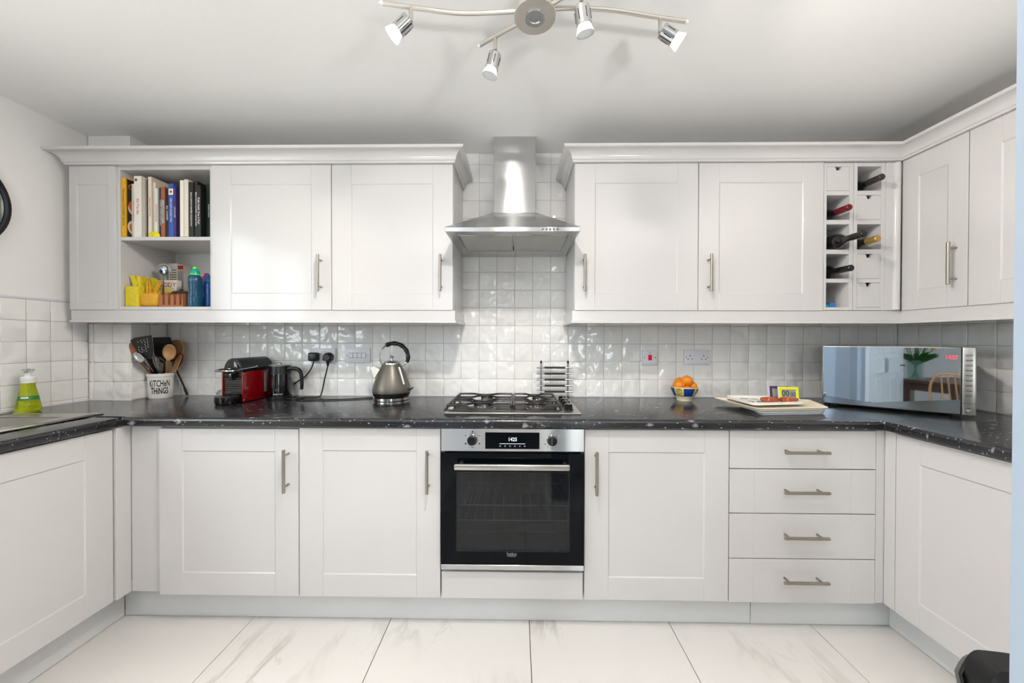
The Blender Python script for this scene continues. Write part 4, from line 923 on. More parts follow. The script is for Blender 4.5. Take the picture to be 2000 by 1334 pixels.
bm = BM(); tube(bm, [(c[0] + 0.05, c[1] - 0.005, ZW + 0.164), (c[0] + 0.085, c[1] - 0.005, ZW + 0.166), (c[0] + 0.112, c[1] - 0.005, ZW + 0.155), (c[0] + 0.124, c[1] - 0.005, ZW + 0.125), (c[0] + 0.126, c[1] - 0.005, ZW + 0.075), (c[0] + 0.124, c[1] - 0.005, ZW + 0.05)], [0.014, 0.0125, 0.011, 0.0095], 10, sm=4, flat=0.85); obj('handle', bm, 'black_satin', t)
for nm, zz_, r_ in (('power_mark', 0.052, 0.007),):
    a0 = R(-90 + 14); fc = (c[0] + 0.059 * math.sin(R(20)), c[1] - 0.059 * math.cos(R(20)), ZW + zz_)
    bm = BM(); tube(bm, [(fc[0] + r_ * math.cos(R(60 - i * 30)), fc[1] - 0.0012, fc[2] + r_ * math.sin(R(60 - i * 30)) ) for i in range(11)], 0.0008, 5); tube(bm, [(fc[0], fc[1] - 0.0012, fc[2] + 0.002), (fc[0], fc[1] - 0.0012, fc[2] + 0.008)], 0.0008, 5); obj(nm, bm, 'ink_grey', t)
o = text(t, 'nespresso', 0.0115, (c[0], c[1], ZW + 0.030), (1, 0, 0), (0, 0, 1), 'ink_white', ext=0.0002, bold=0.0002)
mo = o.location.copy()
for v in o.data.vertices: v.co += mo
o.location = (0, 0, 0); bend(o, 0.0588, c[0], c[1], R(24))
bm = BM(); tube(bm, [(c[0] + 0.06, c[1] + 0.03, ZW + 0.004), (c[0] + 0.1, c[1] - 0.0, ZW + 0.0045), (c[0] + 0.13, c[1] - 0.005, ZW + 0.0045), (c[0] + 0.135, c[1] - 0.03, ZW + 0.0045), (c[0] + 0.09, c[1] - 0.045, ZW + 0.0045), (c[0] + 0.06, c[1] - 0.035, ZW + 0.0045)], 0.0034, 8, sm=4); obj('cord', bm, 'black_rubber', t)
bm = BM(); tube(bm, [(c[0] - 0.06, c[1] + 0.03, ZW + 0.07), (c[0] - 0.08, c[1] + 0.03, ZW + 0.062), (c[0] - 0.088, c[1] + 0.03, ZW + 0.045), (c[0] - 0.082, c[1] + 0.03, ZW + 0.026), (c[0] - 0.06, c[1] + 0.03, ZW + 0.018)], 0.004, 8, sm=4); obj('rear_cord_loop', bm, 'black_rubber', t)

# ------------------------------------------------------------------ kettle
t = thing('kettle', 'charcoal pyramid kettle with arched black handle on steel base', 'kettle', (-0.686, -0.122, ZW)); c = (-0.686, -0.122, ZW)
bm = BM(); lathe(bm, [(0, 0), (0.091, 0), (0.094, 0.003), (0.094, 0.016), (0.089, 0.019), (0, 0.019)], c, 40); obj('power_base', bm, 'steel_polished', t)
bm = BM(); lathe(bm, [(0, 0.019), (0.088, 0.019), (0.095, 0.024), (0.099, 0.041), (0, 0.041)], c, 40); obj('skirt', bm, 'black_satin', t)
bm = BM(); lathe(bm, [(0, 0.041), (0.099, 0.041), (0.1005, 0.047), (0.0995, 0.062), (0.093, 0.088), (0.079, 0.125), (0.064, 0.16), (0.051, 0.188), (0.048, 0.193), (0, 0.194)], c, 44); obj('body', bm, 'kettle_grey', t)
bm = BM(); lathe(bm, [(0.048, 0.193), (0.046, 0.2), (0.034, 0.209), (0.018, 0.2135), (0, 0.214)], c, 32); l = obj('lid', bm, 'steel_polished', t)
bm = BM(); lathe(bm, [(0.006, 0.212), (0.0055, 0.222), (0.010, 0.228), (0.011, 0.234), (0.006, 0.238), (0, 0.2385)], c, 18); obj('lid_knob', bm, 'steel_polished', l)
bm = BM(); q = lambda x, z, y=0: (c[0] + x, c[1] + y, ZW + z)
A = [q(-0.088, 0.108, -0.018), q(-0.088, 0.108, 0.018), q(-0.055, 0.165, 0.022), q(-0.055, 0.165, -0.022)]; Bq = [q(-0.116, 0.172, -0.006), q(-0.116, 0.172, 0.006), q(-0.094, 0.180, 0.010), q(-0.094, 0.180, -0.010)]
A = [bm.verts.new(p) for p in A]; Bq = [bm.verts.new(p) for p in Bq]
for i in range(4): bm.faces.new((A[i], A[(i + 1) % 4], Bq[(i + 1) % 4], Bq[i]))
bm.faces.new(A); bm.faces.new(Bq); bmesh.ops.bevel(bm, geom=bm.edges[:], offset=0.003, segments=2, affect='EDGES'); obj('spout', bm, 'steel_bar', t)
ctr = (0.012, 0.232); rx, rz_ = 0.078, 0.074
P_ = lambda d: q(ctr[0] + rx * math.cos(R(d)), ctr[1] + rz_ * math.sin(R(d)))
bm = BM(); tube(bm, [q(-0.052, 0.186)] + [P_(d) for d in (212, 190, 170, 150, 130, 110)], 0.0042, 8, sm=4); tube(bm, [P_(-8), P_(-25), q(0.065, 0.188), q(0.052, 0.186)], 0.0042, 8, sm=4); obj('handle_wire', bm, 'steel_polished', t)
bm = BM(); pts = [P_(d) for d in range(122, -24, -6)]; rr = [0.0115 + 0.0012 * math.sin(i * 1.3) for i in range(len(pts))]; tube(bm, pts, rr, 12); obj('handle_grip', bm, 'black_satin', t)
bm = BM()
def on(h, a):
    pr_ = [(0.062, 0.0995), (0.088, 0.093), (0.125, 0.079), (0.16, 0.064), (0.188, 0.051)]
    for (h0, r0_), (h1, r1_) in zip(pr_, pr_[1:]):
        if h0 <= h <= h1: rr_ = r0_ + (r1_ - r0_) * (h - h0) / (h1 - h0)
    return Vector(q((rr_ + 0.002) * math.cos(a), h, (rr_ + 0.002) * math.sin(a)))
tube(bm, [on(h, R(-30)) for h in (0.088, 0.105, 0.125, 0.145, 0.16, 0.178)], 0.005, 8); obj('water_gauge', bm, 'plastic_white', t)
bm = BM(); tube(bm, [q(0.09, 0.06, -0.02), q(0.108, 0.058, -0.02), q(0.125, 0.068, -0.02)], [0.008, 0.006, 0.003], 8); obj('switch_lever', bm, 'black_satin', t)

# ------------------------------------------------------------------ fruit bowl and oranges
t = thing('fruit_bowl', 'blue and yellow patterned bowl of oranges on the worktop', 'bowl', (0.907, -0.115, ZW)); c = (0.907, -0.115, ZW)
KB = 0.88
bm = BM(); pr = [(0, 0.004), (0.034, 0.004), (0.036, 0.0), (0.042, 0.001), (0.043, 0.008), (0.046, 0.014), (0.056, 0.026), (0.0585, 0.030)]; lathe(bm, [(r * KB, h) for r, h in pr], c, 48, cap=False); obj('foot', bm, 'ceramic_cream', t)
def ring(r0, h0, r1, h1, a0, a1, n=6, out=0.0):
    bm = BM()
    for i in range(n):
        x0, x1 = a0 + (a1 - a0) * i / n, a0 + (a1 - a0) * (i + 1) / n; k = 5
        for j in range(k):
            f0_, f1_ = j / k, (j + 1) / k
            rr = lambda f: r0 + (r1 - r0) * f + 0.0028 * math.sin(math.pi * f) + out; hh = lambda f: h0 + (h1 - h0) * f
            bm.faces.new([bm.verts.new((c[0] + rr(f) * math.sin(a), c[1] - rr(f) * math.cos(a), c[2] + hh(f))) for a, f in ((x0, f0_), (x1, f0_), (x1, f1_), (x0, f1_))])
    bmesh.ops.remove_doubles(bm, verts=bm.verts, dist=1e-6); return bm
an = -115
for k in range(8):
    m_ = 'ceramic_yellow' if k % 2 else 'ceramic_blue'; w = 45
    obj('blue_block' if k % 2 == 0 else 'yellow_block', ring(0.0585 * KB, 0.030, 0.080 * KB, 0.072, R(an), R(an + w)), m_, t)
    if k % 2:
        bm = BM()
        for (f0_, h0), (f1_, h1) in (((0.2, 0.062), (0.75, 0.062)), ((0.75, 0.062), (0.8, 0.045)), ((0.8, 0.045), (0.3, 0.045)), ((0.3, 0.045), (0.2, 0.056)), ((0.3, 0.054), (0.6, 0.054)), ((0.25, 0.038), (0.7, 0.038)), ((0.35, 0.068), (0.7, 0.066))):
            pt = lambda f, h: (c[0] + (0.0617 + 0.0215 * (h - 0.03) / 0.042) * 0.885 * math.sin(R(an + w * f)), c[1] - (0.0617 + 0.0215 * (h - 0.03) / 0.042) * 0.885 * math.cos(R(an + w * f)), c[2] + h)
            tube(bm, [pt(f0_, h0), pt((f0_ + f1_) / 2, (h0 + h1) / 2), pt(f1_, h1)], 0.0010, 5)
        obj('brush_mark', bm, 'ink', t)
    bm = ring(0.0585 * KB, 0.030, 0.080 * KB, 0.072, R(an - 1), R(an + 1), 1, 0.0004); obj('black_line', bm, 'ink', t)
    an += w
bm = BM(); lathe(bm, [(r * KB, h) for r, h in [(0.0588, 0.0285), (0.0598, 0.030), (0.0600, 0.032)]], c, 48, cap=False); obj('base_line', bm, 'ink', t)
bm = BM(); lathe(bm, [(r * KB, h) for r, h in [(0.0797, 0.071), (0.0815, 0.0735), (0.0805, 0.0755), (0.077, 0.074), (0.055, 0.03), (0.03, 0.012), (0, 0.010)]], c, 48, cap=False); obj('inside', bm, 'ceramic_cream', t)
for lab, (dx, dy, dz, r) in (('large orange at the left of the fruit bowl', (-0.039, -0.012, 0.083, 0.0345)), ('orange on top of the others in the bowl', (0.012, -0.012, 0.107, 0.0345)), ('orange at the right of the fruit bowl', (0.047, -0.002, 0.078, 0.030)), ('orange at the back of the fruit bowl', (-0.01, 0.038, 0.094, 0.032)), ('low orange half hidden under the top one', (0.003, -0.03, 0.0575, 0.029))):
    dx, dy, r = dx * 0.86, dy * 0.86, r * 0.9
    t = thing('orange', lab, 'orange', (c[0] + dx, c[1] + dy, c[2] + dz), group='oranges in the fruit bowl')
    bm = BM(); ball(bm, (c[0] + dx, c[1] + dy, c[2] + dz), r, 1, 1, 0.94, 24, 16); obj('fruit', bm, 'orange_skin', t)
    bm = BM(); lathe(bm, [(0.0026, 0), (0.002, 0.0012), (0, 0.0014)], (c[0] + dx + 0.002, c[1] + dy + 0.004, c[2] + dz + r * 0.935), 8); obj('stem_end', bm, 'wood_dark', t)

# ------------------------------------------------------------------ trays, board, spoon rest, timers
def tray(name, label, cat, quad, z, h, m, flare=0.012, cr=0.022, back=None):
    """rounded tray from four plan corners; rim flares outwards"""
    def rounded(q, r):
        out = []; n = len(q)
        for i in range(n):
            p = Vector(q[i]); a = (Vector(q[i - 1]) - p).normalized(); b = (Vector(q[(i + 1) % n]) - p).normalized()
            for k in range(5):
                s = k / 4; out.append((p + a * r) * (1 - s) ** 2 + p * 2 * s * (1 - s) + (p + b * r) * s * s)
        return out
    ctr_ = sum((Vector(p) for p in quad), Vector((0, 0))) / 4
    outer = rounded(quad, cr)
    def at(f, zz_): return [((ctr_ + (p - ctr_) * f).x, (ctr_ + (p - ctr_) * f).y, zz_) for p in outer]
    t = thing(name, label, cat, (ctr_.x, ctr_.y, z)); bm = BM()
    f1 = 1 - flare / 0.25
    rings = [[bm.verts.new(p) for p in at(f, zz_)] for f, zz_ in ((f1 - 0.02, z), (f1, z + 0.001), (0.985, z + h - 0.001), (1.0, z + h), (0.99, z + h + 0.0015), (0.97, z + h), (f1 - 0.03, z + 0.0035))]
    for a, b in zip(rings, rings[1:]):
        for i in range(len(a)): bm.faces.new((a[i], a[(i + 1) % len(a)], b[(i + 1) % len(a)], b[i]))
    bm.faces.new(rings[0][::-1]); bm.faces.new(rings[-1]); obj('shell', bm, m, t); return t
tray('tray', 'white tray at the bottom of the stack beside the microwave', 'tray', [(1.045, -0.512), (1.365, -0.478), (1.48, -0.262), (1.13, -0.232)], ZW + 0.0005, 0.015, 'tray_white', 0.016)
tray('tray', 'cream tray lying on the white tray', 'tray', [(1.035, -0.515), (1.372, -0.485), (1.455, -0.27), (1.005, -0.215)][:], ZW + 0.0185, 0.014, 'tray_cream', 0.014)
t = tray('cutting_board', 'white board with black line drawings on the cream tray', 'board', [(1.06, -0.455), (1.325, -0.415), (1.385, -0.27), (1.055, -0.235)], ZW + 0.0345, 0.012, 'ceramic_white', 0.004, 0.03)
bm = BM(); z = ZW + 0.0388
for x, y, r_, a0, a1 in ((1.12, -0.30, 0.02, 20, 170), (1.16, -0.31, 0.018, 0, 160), (1.10, -0.37, 0.016, 0, 330), (1.15, -0.38, 0.022, 40, 260), (1.08, -0.28, 0.01, 0, 200), (1.33, -0.31, 0.012, 0, 220), (1.19, -0.40, 0.012, 0, 200)):
    tube(bm, [(x + r_ * math.cos(R(a0 + (a1 - a0) * i / 9)), y + r_ * math.sin(R(a0 + (a1 - a0) * i / 9)), z) for i in range(10)], 0.0009, 4)
obj('drawing', bm, 'ink', t)
t = thing('spoon_rest', 'glossy brown double-lobed spoon rest on the white board', 'spoon rest', (1.235, -0.38, ZW + 0.04))
bm = BM(); z = ZW + 0.0395
for sx_, x in ((0.046, 1.19), (0.042, 1.275)):
    lathe(bm, [(0, 0), (0.8, 0.0), (1.0, 0.008), (0.98, 0.017), (0.9, 0.0185), (0.78, 0.0175), (0.6, 0.008), (0, 0.006)], (x, -0.375, z), 24, sx=sx_, sy=0.026, cap=False)
obj('dish', bm, 'spoon_rest', t)
for nm, lab, x0, m_, y, dx in (('timer', 'yellow-framed kitchen timer showing zeros, on the board', 1.268, 'timer_yellow', -0.315, 0.0), ('timer', 'purple-framed kitchen timer half hidden behind the yellow one', 1.246, 'timer_purple', -0.282, 0.0)):
    t = thing(nm, lab, 'timer', (x0 + 0.05, y, ZW + 0.039), rz=R(-6)); L = lambda bm_, n_, m2, p=None: obj(n_, bm_, m2, p or t, local=True)
    w, h = 0.088, 0.062
    def sb(x0_, x1_, z0_, z1_, d0, d1, bev=0.001):
        bm = BM(); box(bm, x0_, x1_, d0, d1, z0_, z1_, bev, 2)
        for v in bm.verts: v.co.y += v.co.z * 0.12
        return bm
    L(sb(-w / 2, w / 2, 0.0, h, -0.006, 0.006, 0.003), 'case', 'plastic_white'); bm = BM()
    for b in ((-w / 2, w / 2, h - 0.012, h), (-w / 2, w / 2, 0, 0.010), (-w / 2, -w / 2 + 0.012, 0.010, h - 0.012), (w / 2 - 0.012, w / 2, 0.010, h - 0.012)): box(bm, b[0], b[1], -0.0085, -0.006, b[2], b[3], 0.0008)
    for v in bm.verts: v.co.y += v.co.z * 0.12
    L(bm, 'frame', m_); sc_ = L(sb(-w / 2 + 0.012, w / 2 - 0.012, 0.010, h - 0.012, -0.0072, -0.005, 0), 'screen', 'lcd_grey')
    if m_ == 'timer_yellow':
        tx = text(sc_, '00', 0.041, (-0.015, -0.0073 + 0.030 * 0.12, 0.030), (1, 0, 0), (0, 0.12, 1), 'ink', local=True, xs=0.85); text(sc_, '00', 0.030, (0.0185, -0.0073 + 0.026 * 0.12, 0.0258), (1, 0, 0), (0, 0.12, 1), 'ink', local=True, xs=0.8)

# ------------------------------------------------------------------ microwave
t = thing('microwave', 'stainless microwave with mirrored door, angled in the right corner', 'microwave', (1.7245, -0.401, ZW), rz=R(-40.1)); L = lambda n_, bm_, m2, p=None, **k: obj(n_, bm_, m2, p or t, local=True, **k)
w, z0, z1 = 0.4876, 0.012, 0.302; hw = w / 2
bm = BM(); box(bm, -hw + 0.006, hw - 0.006, 0.02, 0.295, z0 + 0.004, z1 - 0.004, 0.004); L('body', bm, 'steel_dark')
bm = BM(); xs_ = hw - 0.040
box(bm, -hw, xs_ - 0.0006, 0.0, 0.02, z0, z1, 0.006, 3); dr = L('door', bm, 'steel_satin')
bm = BM(); box(bm, -hw + 0.005, xs_ - 0.003, -0.0012, 0.002, z0 + 0.005, z1 - 0.005, 0.0005); L('mirror_glass', bm, 'mirror_blue', dr, smooth=False)
bm = BM(); box(bm, xs_ + 0.0006, hw, 0.0, 0.02, z0, z1, 0.005, 3); pn = L('control_panel', bm, 'steel_satin')
for i in range(9): bm = BM(); z = z1 - 0.036 - i * 0.0212; box(bm, xs_ + 0.0095, hw - 0.0105, -0.002, 0.001, z - 0.0028, z + 0.0028, 0.0008); L('key', bm, 'steel_polished', pn)
bm = BM()
for i in range(9): z = z1 - 0.029 - i * 0.0212; box(bm, xs_ + 0.0085, hw - 0.0095, -0.0004, 0.0005, z - 0.0006, z + 0.0006)
L('key_legend', bm, 'ink_grey', pn, smooth=False)['kind'] = 'stuff'
bm = BM(); box(bm, xs_ + 0.001, hw - 0.001, -0.0006, 0.001, z0 + 0.052, z0 + 0.0532); L('panel_joint', bm, 'dark_gap', pn, smooth=False)
bm = BM(); lathe(bm, [(0.0105, 0), (0.0105, 0.0015), (0.008, 0.0016), (0.003, 0.0005), (0, 0.0004)], ((xs_ + hw) / 2, 0, z0 + 0.026), 20, (0, -1, 0)); L('door_button', bm, 'steel_polished', pn)
text(dr, '14:29', 0.0225, (xs_ - 0.028, -0.0022, z1 - 0.0455), (1, 0, 0), (0, 0, 1), 'display_red', local=True, xs=0.7)
bm = BM()
for x in (-hw + 0.05, hw - 0.05):
    for y in (0.05, 0.26): lathe(bm, [(0.014, 0), (0.012, 0.017)], (x, y, 0.0005), 12)
L('feet', bm, 'black_rubber')
# ------------------------------------------------------------------ cookbooks on the shelf
SB = 1.7457
def book(label, x0, x1, zt, yf, depth, cover, title=None, tcol='ink', size=0.012, tz=None, tilt=0.0, pages='card_white', extra=None):
    x0, x1, yf = x0 * 0.984 + 0.0045, x1 * 0.984 + 0.0045, yf - 0.014
    t = thing('cookbook', label, 'book', ((x0 + x1) / 2, yf + depth / 2, SB), group='cookbooks on the open shelf')
    x0 += 0.0004; x1 -= 0.0004; e = 0.0015; z0 = SB + 0.0002
    bm = BM()
    box(bm, x0, x0 + e, yf, yf + depth, z0, zt); box(bm, x1 - e, x1, yf, yf + depth, z0, zt); box(bm, x0, x1, yf - 0.0012, yf + 0.002, z0, zt, 0.0007)
    obj('cover', bm, cover, t, smooth=False)
    bm = BM(); box(bm, x0 + e, x1 - e, yf + 0.002, yf + depth - 0.004, z0 + 0.002, zt - 0.003); obj('pages', bm, pages, t, smooth=False)
    if title: text(t, title, size, ((x0 + x1) / 2, yf - 0.0016, tz or (SB + zt) / 2), (0, 0, -1), (1, 0, 0), tcol, ext=0.0002, name='spine_title', xs=0.95)
    return t
def lin_x(u, y): return -(1010 - u) / 703.0 * (y + 2.082 + 0.029)
B_ = [('yellow cookbook at the left end with a dark photo cover', -2.0152, -1.990, 2.040, -0.292, 0.19, 'book_yellow', 'Microwave COOKERY BOOK', 'ink', 0.0155),
 ('white cookbook with red title beside the yellow one', -1.9885, -1.962, 2.020, -0.268, 0.2, 'card_white', 'MINCE COOKBOOK', 'ink_red', 0.0125),
 ('thick white cookbook with a small brown badge at the top', -1.957, -1.917, 2.052, -0.285, 0.2, 'book_ivory', "Eat Thai Eat", 'ink_red', 0.017),
 ('black cookbook with large white capitals', -1.914, -1.889, 2.045, -0.262, 0.2, 'book_black', 'HAMLYN ALL COLOUR COOK BOOK', 'ink_white', 0.0165),
 ('tall cream cookbook right of the black capitals', -1.8875, -1.868, 2.049, -0.282, 0.22, 'book_cream', 'LEARN TO COOK WELL', 'wood_brown', 0.0095),
 ('slim pinkish cookbook behind the yellow ball', -1.8665, -1.8535, 2.023, -0.276, 0.18, 'book_blush', None, 'ink', 0.01),
 ('short pale green cookbook lettered in red at the foot', -1.8525, -1.836, 1.990, -0.283, 0.16, 'book_mint', 'THE PASTA SAUCES', 'ink_red', 0.0105),
 ('dark blue and green cookbook with pale capitals', -1.8345, -1.817, 1.996, -0.278, 0.16, 'book_navy', 'ITALIAN CUISINE ESSENTIALS', 'ink_white', 0.0105),
 ('orange brown cookbook with a pale strip on the spine', -1.816, -1.7955, 1.997, -0.286, 0.17, 'book_rust', 'CLASSIC CURRIES', 'ink', 0.0095),
 ('short black cookbook with a white emblem mid spine', -1.794, -1.775, 1.984, -0.286, 0.16, 'book_black', 'Best  COOKERY', 'ink_white', 0.011),
 ('bright blue cookbook with a small portrait square', -1.7735, -1.748, 2.011, -0.290, 0.2, 'book_blue', 'KEN HOM COOKS THAI', 'ink_white', 0.0115),
 ('slim purple cookbook beside the bright blue one', -1.7465, -1.7365, 1.990, -0.290, 0.16, 'book_purple', 'LOW FAT DIET', 'ink_white', 0.0085),
 ('dark brown cookbook beside the slim purple one', -1.735, -1.715, 2.02, -0.278, 0.18, 'book_brown', None, 'ink', 0.01),
 ('plain cream cookbook, left one of the cream pair', -1.713, -1.693, 2.026, -0.292, 0.2, 'book_ivory', None, 'ink', 0.01),
 ('plain cream cookbook, right one of the cream pair', -1.6915, -1.669, 2.030, -0.293, 0.2, 'book_cream', None, 'ink', 0.01),
 ('black cookbook titled winter collection', -1.6675, -1.6435, 2.018, -0.292, 0.2, 'book_black', "DELIA SMITH'S WINTER COLLECTION", 'ink_white', 0.0105),
 ('black cookbook titled summer collection', -1.642, -1.624, 2.022, -0.289, 0.2, 'book_black', "DELIA SMITH'S SUMMER COLLECTION", 'ink_white', 0.0105),
 ('black cookbook lettered One is Fun', -1.6225, -1.603, 2.000, -0.296, 0.18, 'book_black', "Delia Smith One is Fun!", 'ink_white', 0.0145),
 ('dark green cookbook set back near the right end', -1.6015, -1.570, 2.020, -0.268, 0.2, 'book_green', 'Cookery Course', 'ink_white', 0.010),
 ('thin pale grey binder at the right end of the shelf', -1.5685, -1.556, 2.046, -0.276, 0.2, 'book_grey', None, 'ink', 0.01)]
for n_, c_ in (('book_yellow', '#e2ab10'), ('book_ivory', '#e9e2d6'), ('book_black', '#0b0a0a'), ('book_cream', '#ded3bf'), ('book_blush', '#e3cdbd'), ('book_mint', '#d8ddd0'), ('book_navy', '#23304a'), ('book_rust', '#a9562e'), ('book_blue', '#2c55a8'), ('book_purple', '#47307a'), ('book_brown', '#2a2320'), ('book_green', '#10251d'), ('book_grey', '#b9bdb9')): mat(n_, c_, 0.45, var=0.05)
mat('photo_dark', '#2c1a0c', 0.35, var=0.5, scale=20); mat('food_orange', '#c8671a', 0.4, var=0.3, scale=50); mat('food_plate', '#d9d2c4', 0.4)
for i, b in enumerate(B_):
    t = book(*b)
    if i == 0:   # printed photo on the right-hand cover
        x = -1.990 * 0.984 + 0.0045 - 0.0004; bm = BM(); box(bm, x - 0.0004, x + 0.0001, -0.302, -0.11, SB + 0.004, 2.036); p = obj('cover_photo', bm, 'photo_dark', t, smooth=False)
        for y, z, r, m_ in ((-0.262, 1.895, 0.036, 'food_plate'), (-0.266, 1.908, 0.030, 'food_orange'), (-0.258, 1.80, 0.042, 'food_plate'), (-0.264, 1.80, 0.028, 'food_orange')):
            bm = BM(); lathe(bm, [(r, 0), (0, 0.0001)], (x + 0.00025 + (0.0002 if m_ == 'food_orange' else 0), y, z), 20, (1, 0, 0)); obj('cover_print', bm, m_, p)
        text(p, 'C', 0.04, (x + 0.0006, -0.284, 2.0), (0, 1, 0), (0, 0, 1), 'food_orange', ext=0.0001, name='cover_title')
    if i == 2:
        bm = BM(); lathe(bm, [(0.0075, 0), (0, 0.0004)], (-1.910, -0.3003, 2.032), 16, (0, -1, 0)); obj('badge', bm, 'wood_brown', t)
    if i == 8:
        bm = BM(); box(bm, -1.7795, -1.7655, -0.3018, -0.301, 1.815, 1.93); obj('pale_strip', bm, 'card_grey', t, smooth=False)
    if i == 10:
        bm = BM(); box(bm, -1.7395, -1.7165, -0.3058, -0.305, 1.955, 1.985); p = obj('portrait_square', bm, 'card_white', t, smooth=False)
        bm = BM(); lathe(bm, [(0.007, 0), (0, 0.0003)], (-1.728, -0.3058, 1.97), 14, (0, -1, 0)); obj('portrait', bm, 'wood_brown', p)
t = thing('ball', 'small yellow ball in front of the cookbooks', 'ball', (-1.82, -0.297, SB))
bm = BM(); lathe(bm, [(0.0, 0.0), (0.028, 0.0), (0.0295, 0.006), (0.026, 0.018), (0.017, 0.026), (0.007, 0.0295), (0, 0.03)], (-1.82, -0.2975, SB + 0.0002), 24, sy=0.35); obj('shell', bm, 'lemon', t)
bm = BM(); box(bm, -1.8205, -1.8195, -0.3082, -0.30, SB + 0.001, SB + 0.012); obj('seam', bm, 'book_rust', t)

# ------------------------------------------------------------------ ornaments on the lower shelf
LS = 1.3974
def rabbit(label, cat, loc, m, bw, bd, bh, ears, round_):
    t = thing('rabbit_ornament', label, cat, loc); bm = BM(); x, y, z = loc
    box(bm, x - bw / 2, x + bw / 2, y - bd / 2, y + bd / 2, z, z + bh, round_, 3); obj('body', bm, m, t)
    for (bx_, bz_), (tx_, tz_), r_ in ears:
        bm = BM()
        if round_ > 0.01: tube(bm, [(x + bx_, y, z + bz_), (x + bx_ * .6 + tx_ * .4, y, z + bz_ * .6 + tz_ * .4), (x + bx_ * .2 + tx_ * .8, y, z + bz_ * .2 + tz_ * .8), (x + tx_, y, z + tz_)], [r_ * .55, r_, r_ * .85, r_ * .35], 10, sm=3, flat=0.6)
        else: blade(bm, [(x + bx_ - r_, y - 0.008, z + bz_), (x + bx_ + r_, y - 0.008, z + bz_), (x + tx_ + r_ * 1.1, y - 0.008, z + tz_ - 0.004), (x + tx_ - r_ * .9, y - 0.008, z + tz_)], th=0.018)
        obj('ear', bm, m, t)
    return t
def lowp(u, v, y):
    d = y + 2.082 + 0.028; return (-(1010 - u) / 703.0 * d, 1.24 - (v - 661.7) / 703.0 * d)
rabbit('square yellow rabbit ornament with slanted ears, left on the lower shelf', 'ornament', (-1.939, -0.268, LS), 'pottery_yellow', 0.066, 0.06, 0.104, [((0.0, 0.10), (-0.020, 0.162), 0.0135), ((0.017, 0.10), (0.012, 0.158), 0.010)], 0.004)
rabbit('rounded golden rabbit ornament with leaf-shaped ears', 'ornament', (-1.864, -0.268, LS), 'pottery_gold', 0.094, 0.05, 0.074, [((-0.020, 0.07), (-0.022, 0.138), 0.016), ((-0.006, 0.07), (-0.010, 0.134), 0.013), ((0.012, 0.07), (0.042, 0.136), 0.015), ((0.02, 0.068), (0.05, 0.128), 0.012)], 0.02)
rabbit('small yellow rabbit ornament half hidden behind the other two', 'ornament', (-1.944, -0.200, LS), 'pottery_yellow', 0.066, 0.05, 0.10, [((-0.016, 0.10), (-0.016, 0.166), 0.010), ((0.021, 0.10), (0.021, 0.162), 0.010)], 0.004)
t = thing('picture_box', 'white card box lettered TEDDY with a yellow face drawing', 'box', (-1.865, -0.12, LS))
bm = BM(); box(bm, -1.966, -1.85, -0.15, -0.12, LS, LS + 0.158, 0.001); obj('box', bm, 'card_white', t, smooth=False)
text(t, 'TEDDY', 0.032, (-1.905, -0.1503, LS + 0.132), (1, 0, 0), (0, 0, 1), 'ink_red', ext=0.0003)
bm = BM(); lathe(bm, [(0.045, 0), (0, 0.0003)], (-1.905, -0.150, LS + 0.075), 24, (0, -1, 0)); f = obj('face_print', bm, 'ceramic_yellow', t)
bm = BM()
for i in range(18): a = R(20 + 140 * i / 17); tube(bm, [(-1.905 + 0.046 * math.cos(a), -0.1504, LS + 0.075 + 0.046 * math.sin(a)), (-1.905 + 0.053 * math.cos(a), -0.1504, LS + 0.075 + 0.053 * math.sin(a))], 0.001, 4)
o = obj('hair_print', bm, 'ink', f); o['kind'] = 'stuff'
for s in (-1, 1): bm = BM(); lathe(bm, [(0.003, 0), (0, 0.0004)], (-1.905 + s * 0.014, -0.1504, LS + 0.088), 8, (0, -1, 0)); obj('eye_print', bm, 'ink', f)
t = thing('carton', 'tall grey and white carton with a red top at the back of the shelf', 'carton', (-1.865, -0.075, LS))
bm = BM(); box(bm, -1.958, -1.905, -0.085, -0.03, LS, LS + 0.262, 0.001); box(bm, -1.905, -1.874, -0.085, -0.03, LS, LS + 0.256, 0.001); obj('box', bm, 'card_white', t, smooth=False)
bm = BM(); box(bm, -1.9046, -1.8742, -0.0858, -0.0855 + 0.0005, LS + 0.0, LS + 0.222); obj('grey_side', bm, 'card_grey', t, smooth=False)
bm = BM(); box(bm, -1.9046, -1.8742, -0.0858, -0.085, LS + 0.228, LS + 0.25); obj('red_band', bm, 'ink_red', t, smooth=False)
bm = BM()
for i in range(5): box(bm, -1.95, -1.912, -0.0858, -0.085, LS + 0.17 + i * 0.013, LS + 0.174 + i * 0.013)
obj('small_print', bm, 'ink', t, smooth=False)['kind'] = 'stuff'
t = thing('pizza_wheel', 'chrome utensil with a round face and blue nose, handle down', 'utensil', (-1.875, -0.18, LS)); x, y = -1.889, -0.185
bm = BM(); tube(bm, [(x, y, LS + 0.001), (x, y, LS + 0.07), (x, y, LS + 0.18)], [0.006, 0.006, 0.0032], 8); obj('stem', bm, 'steel_polished', t)
bm = BM(); lathe(bm, [(0, -0.004), (0.026, -0.003), (0.028, 0.0), (0.026, 0.006), (0.016, 0.0105), (0, 0.012)], (x, y, LS + 0.205), 24, (0, -1, 0)); hd_ = obj('face', bm, 'steel_polished', t)
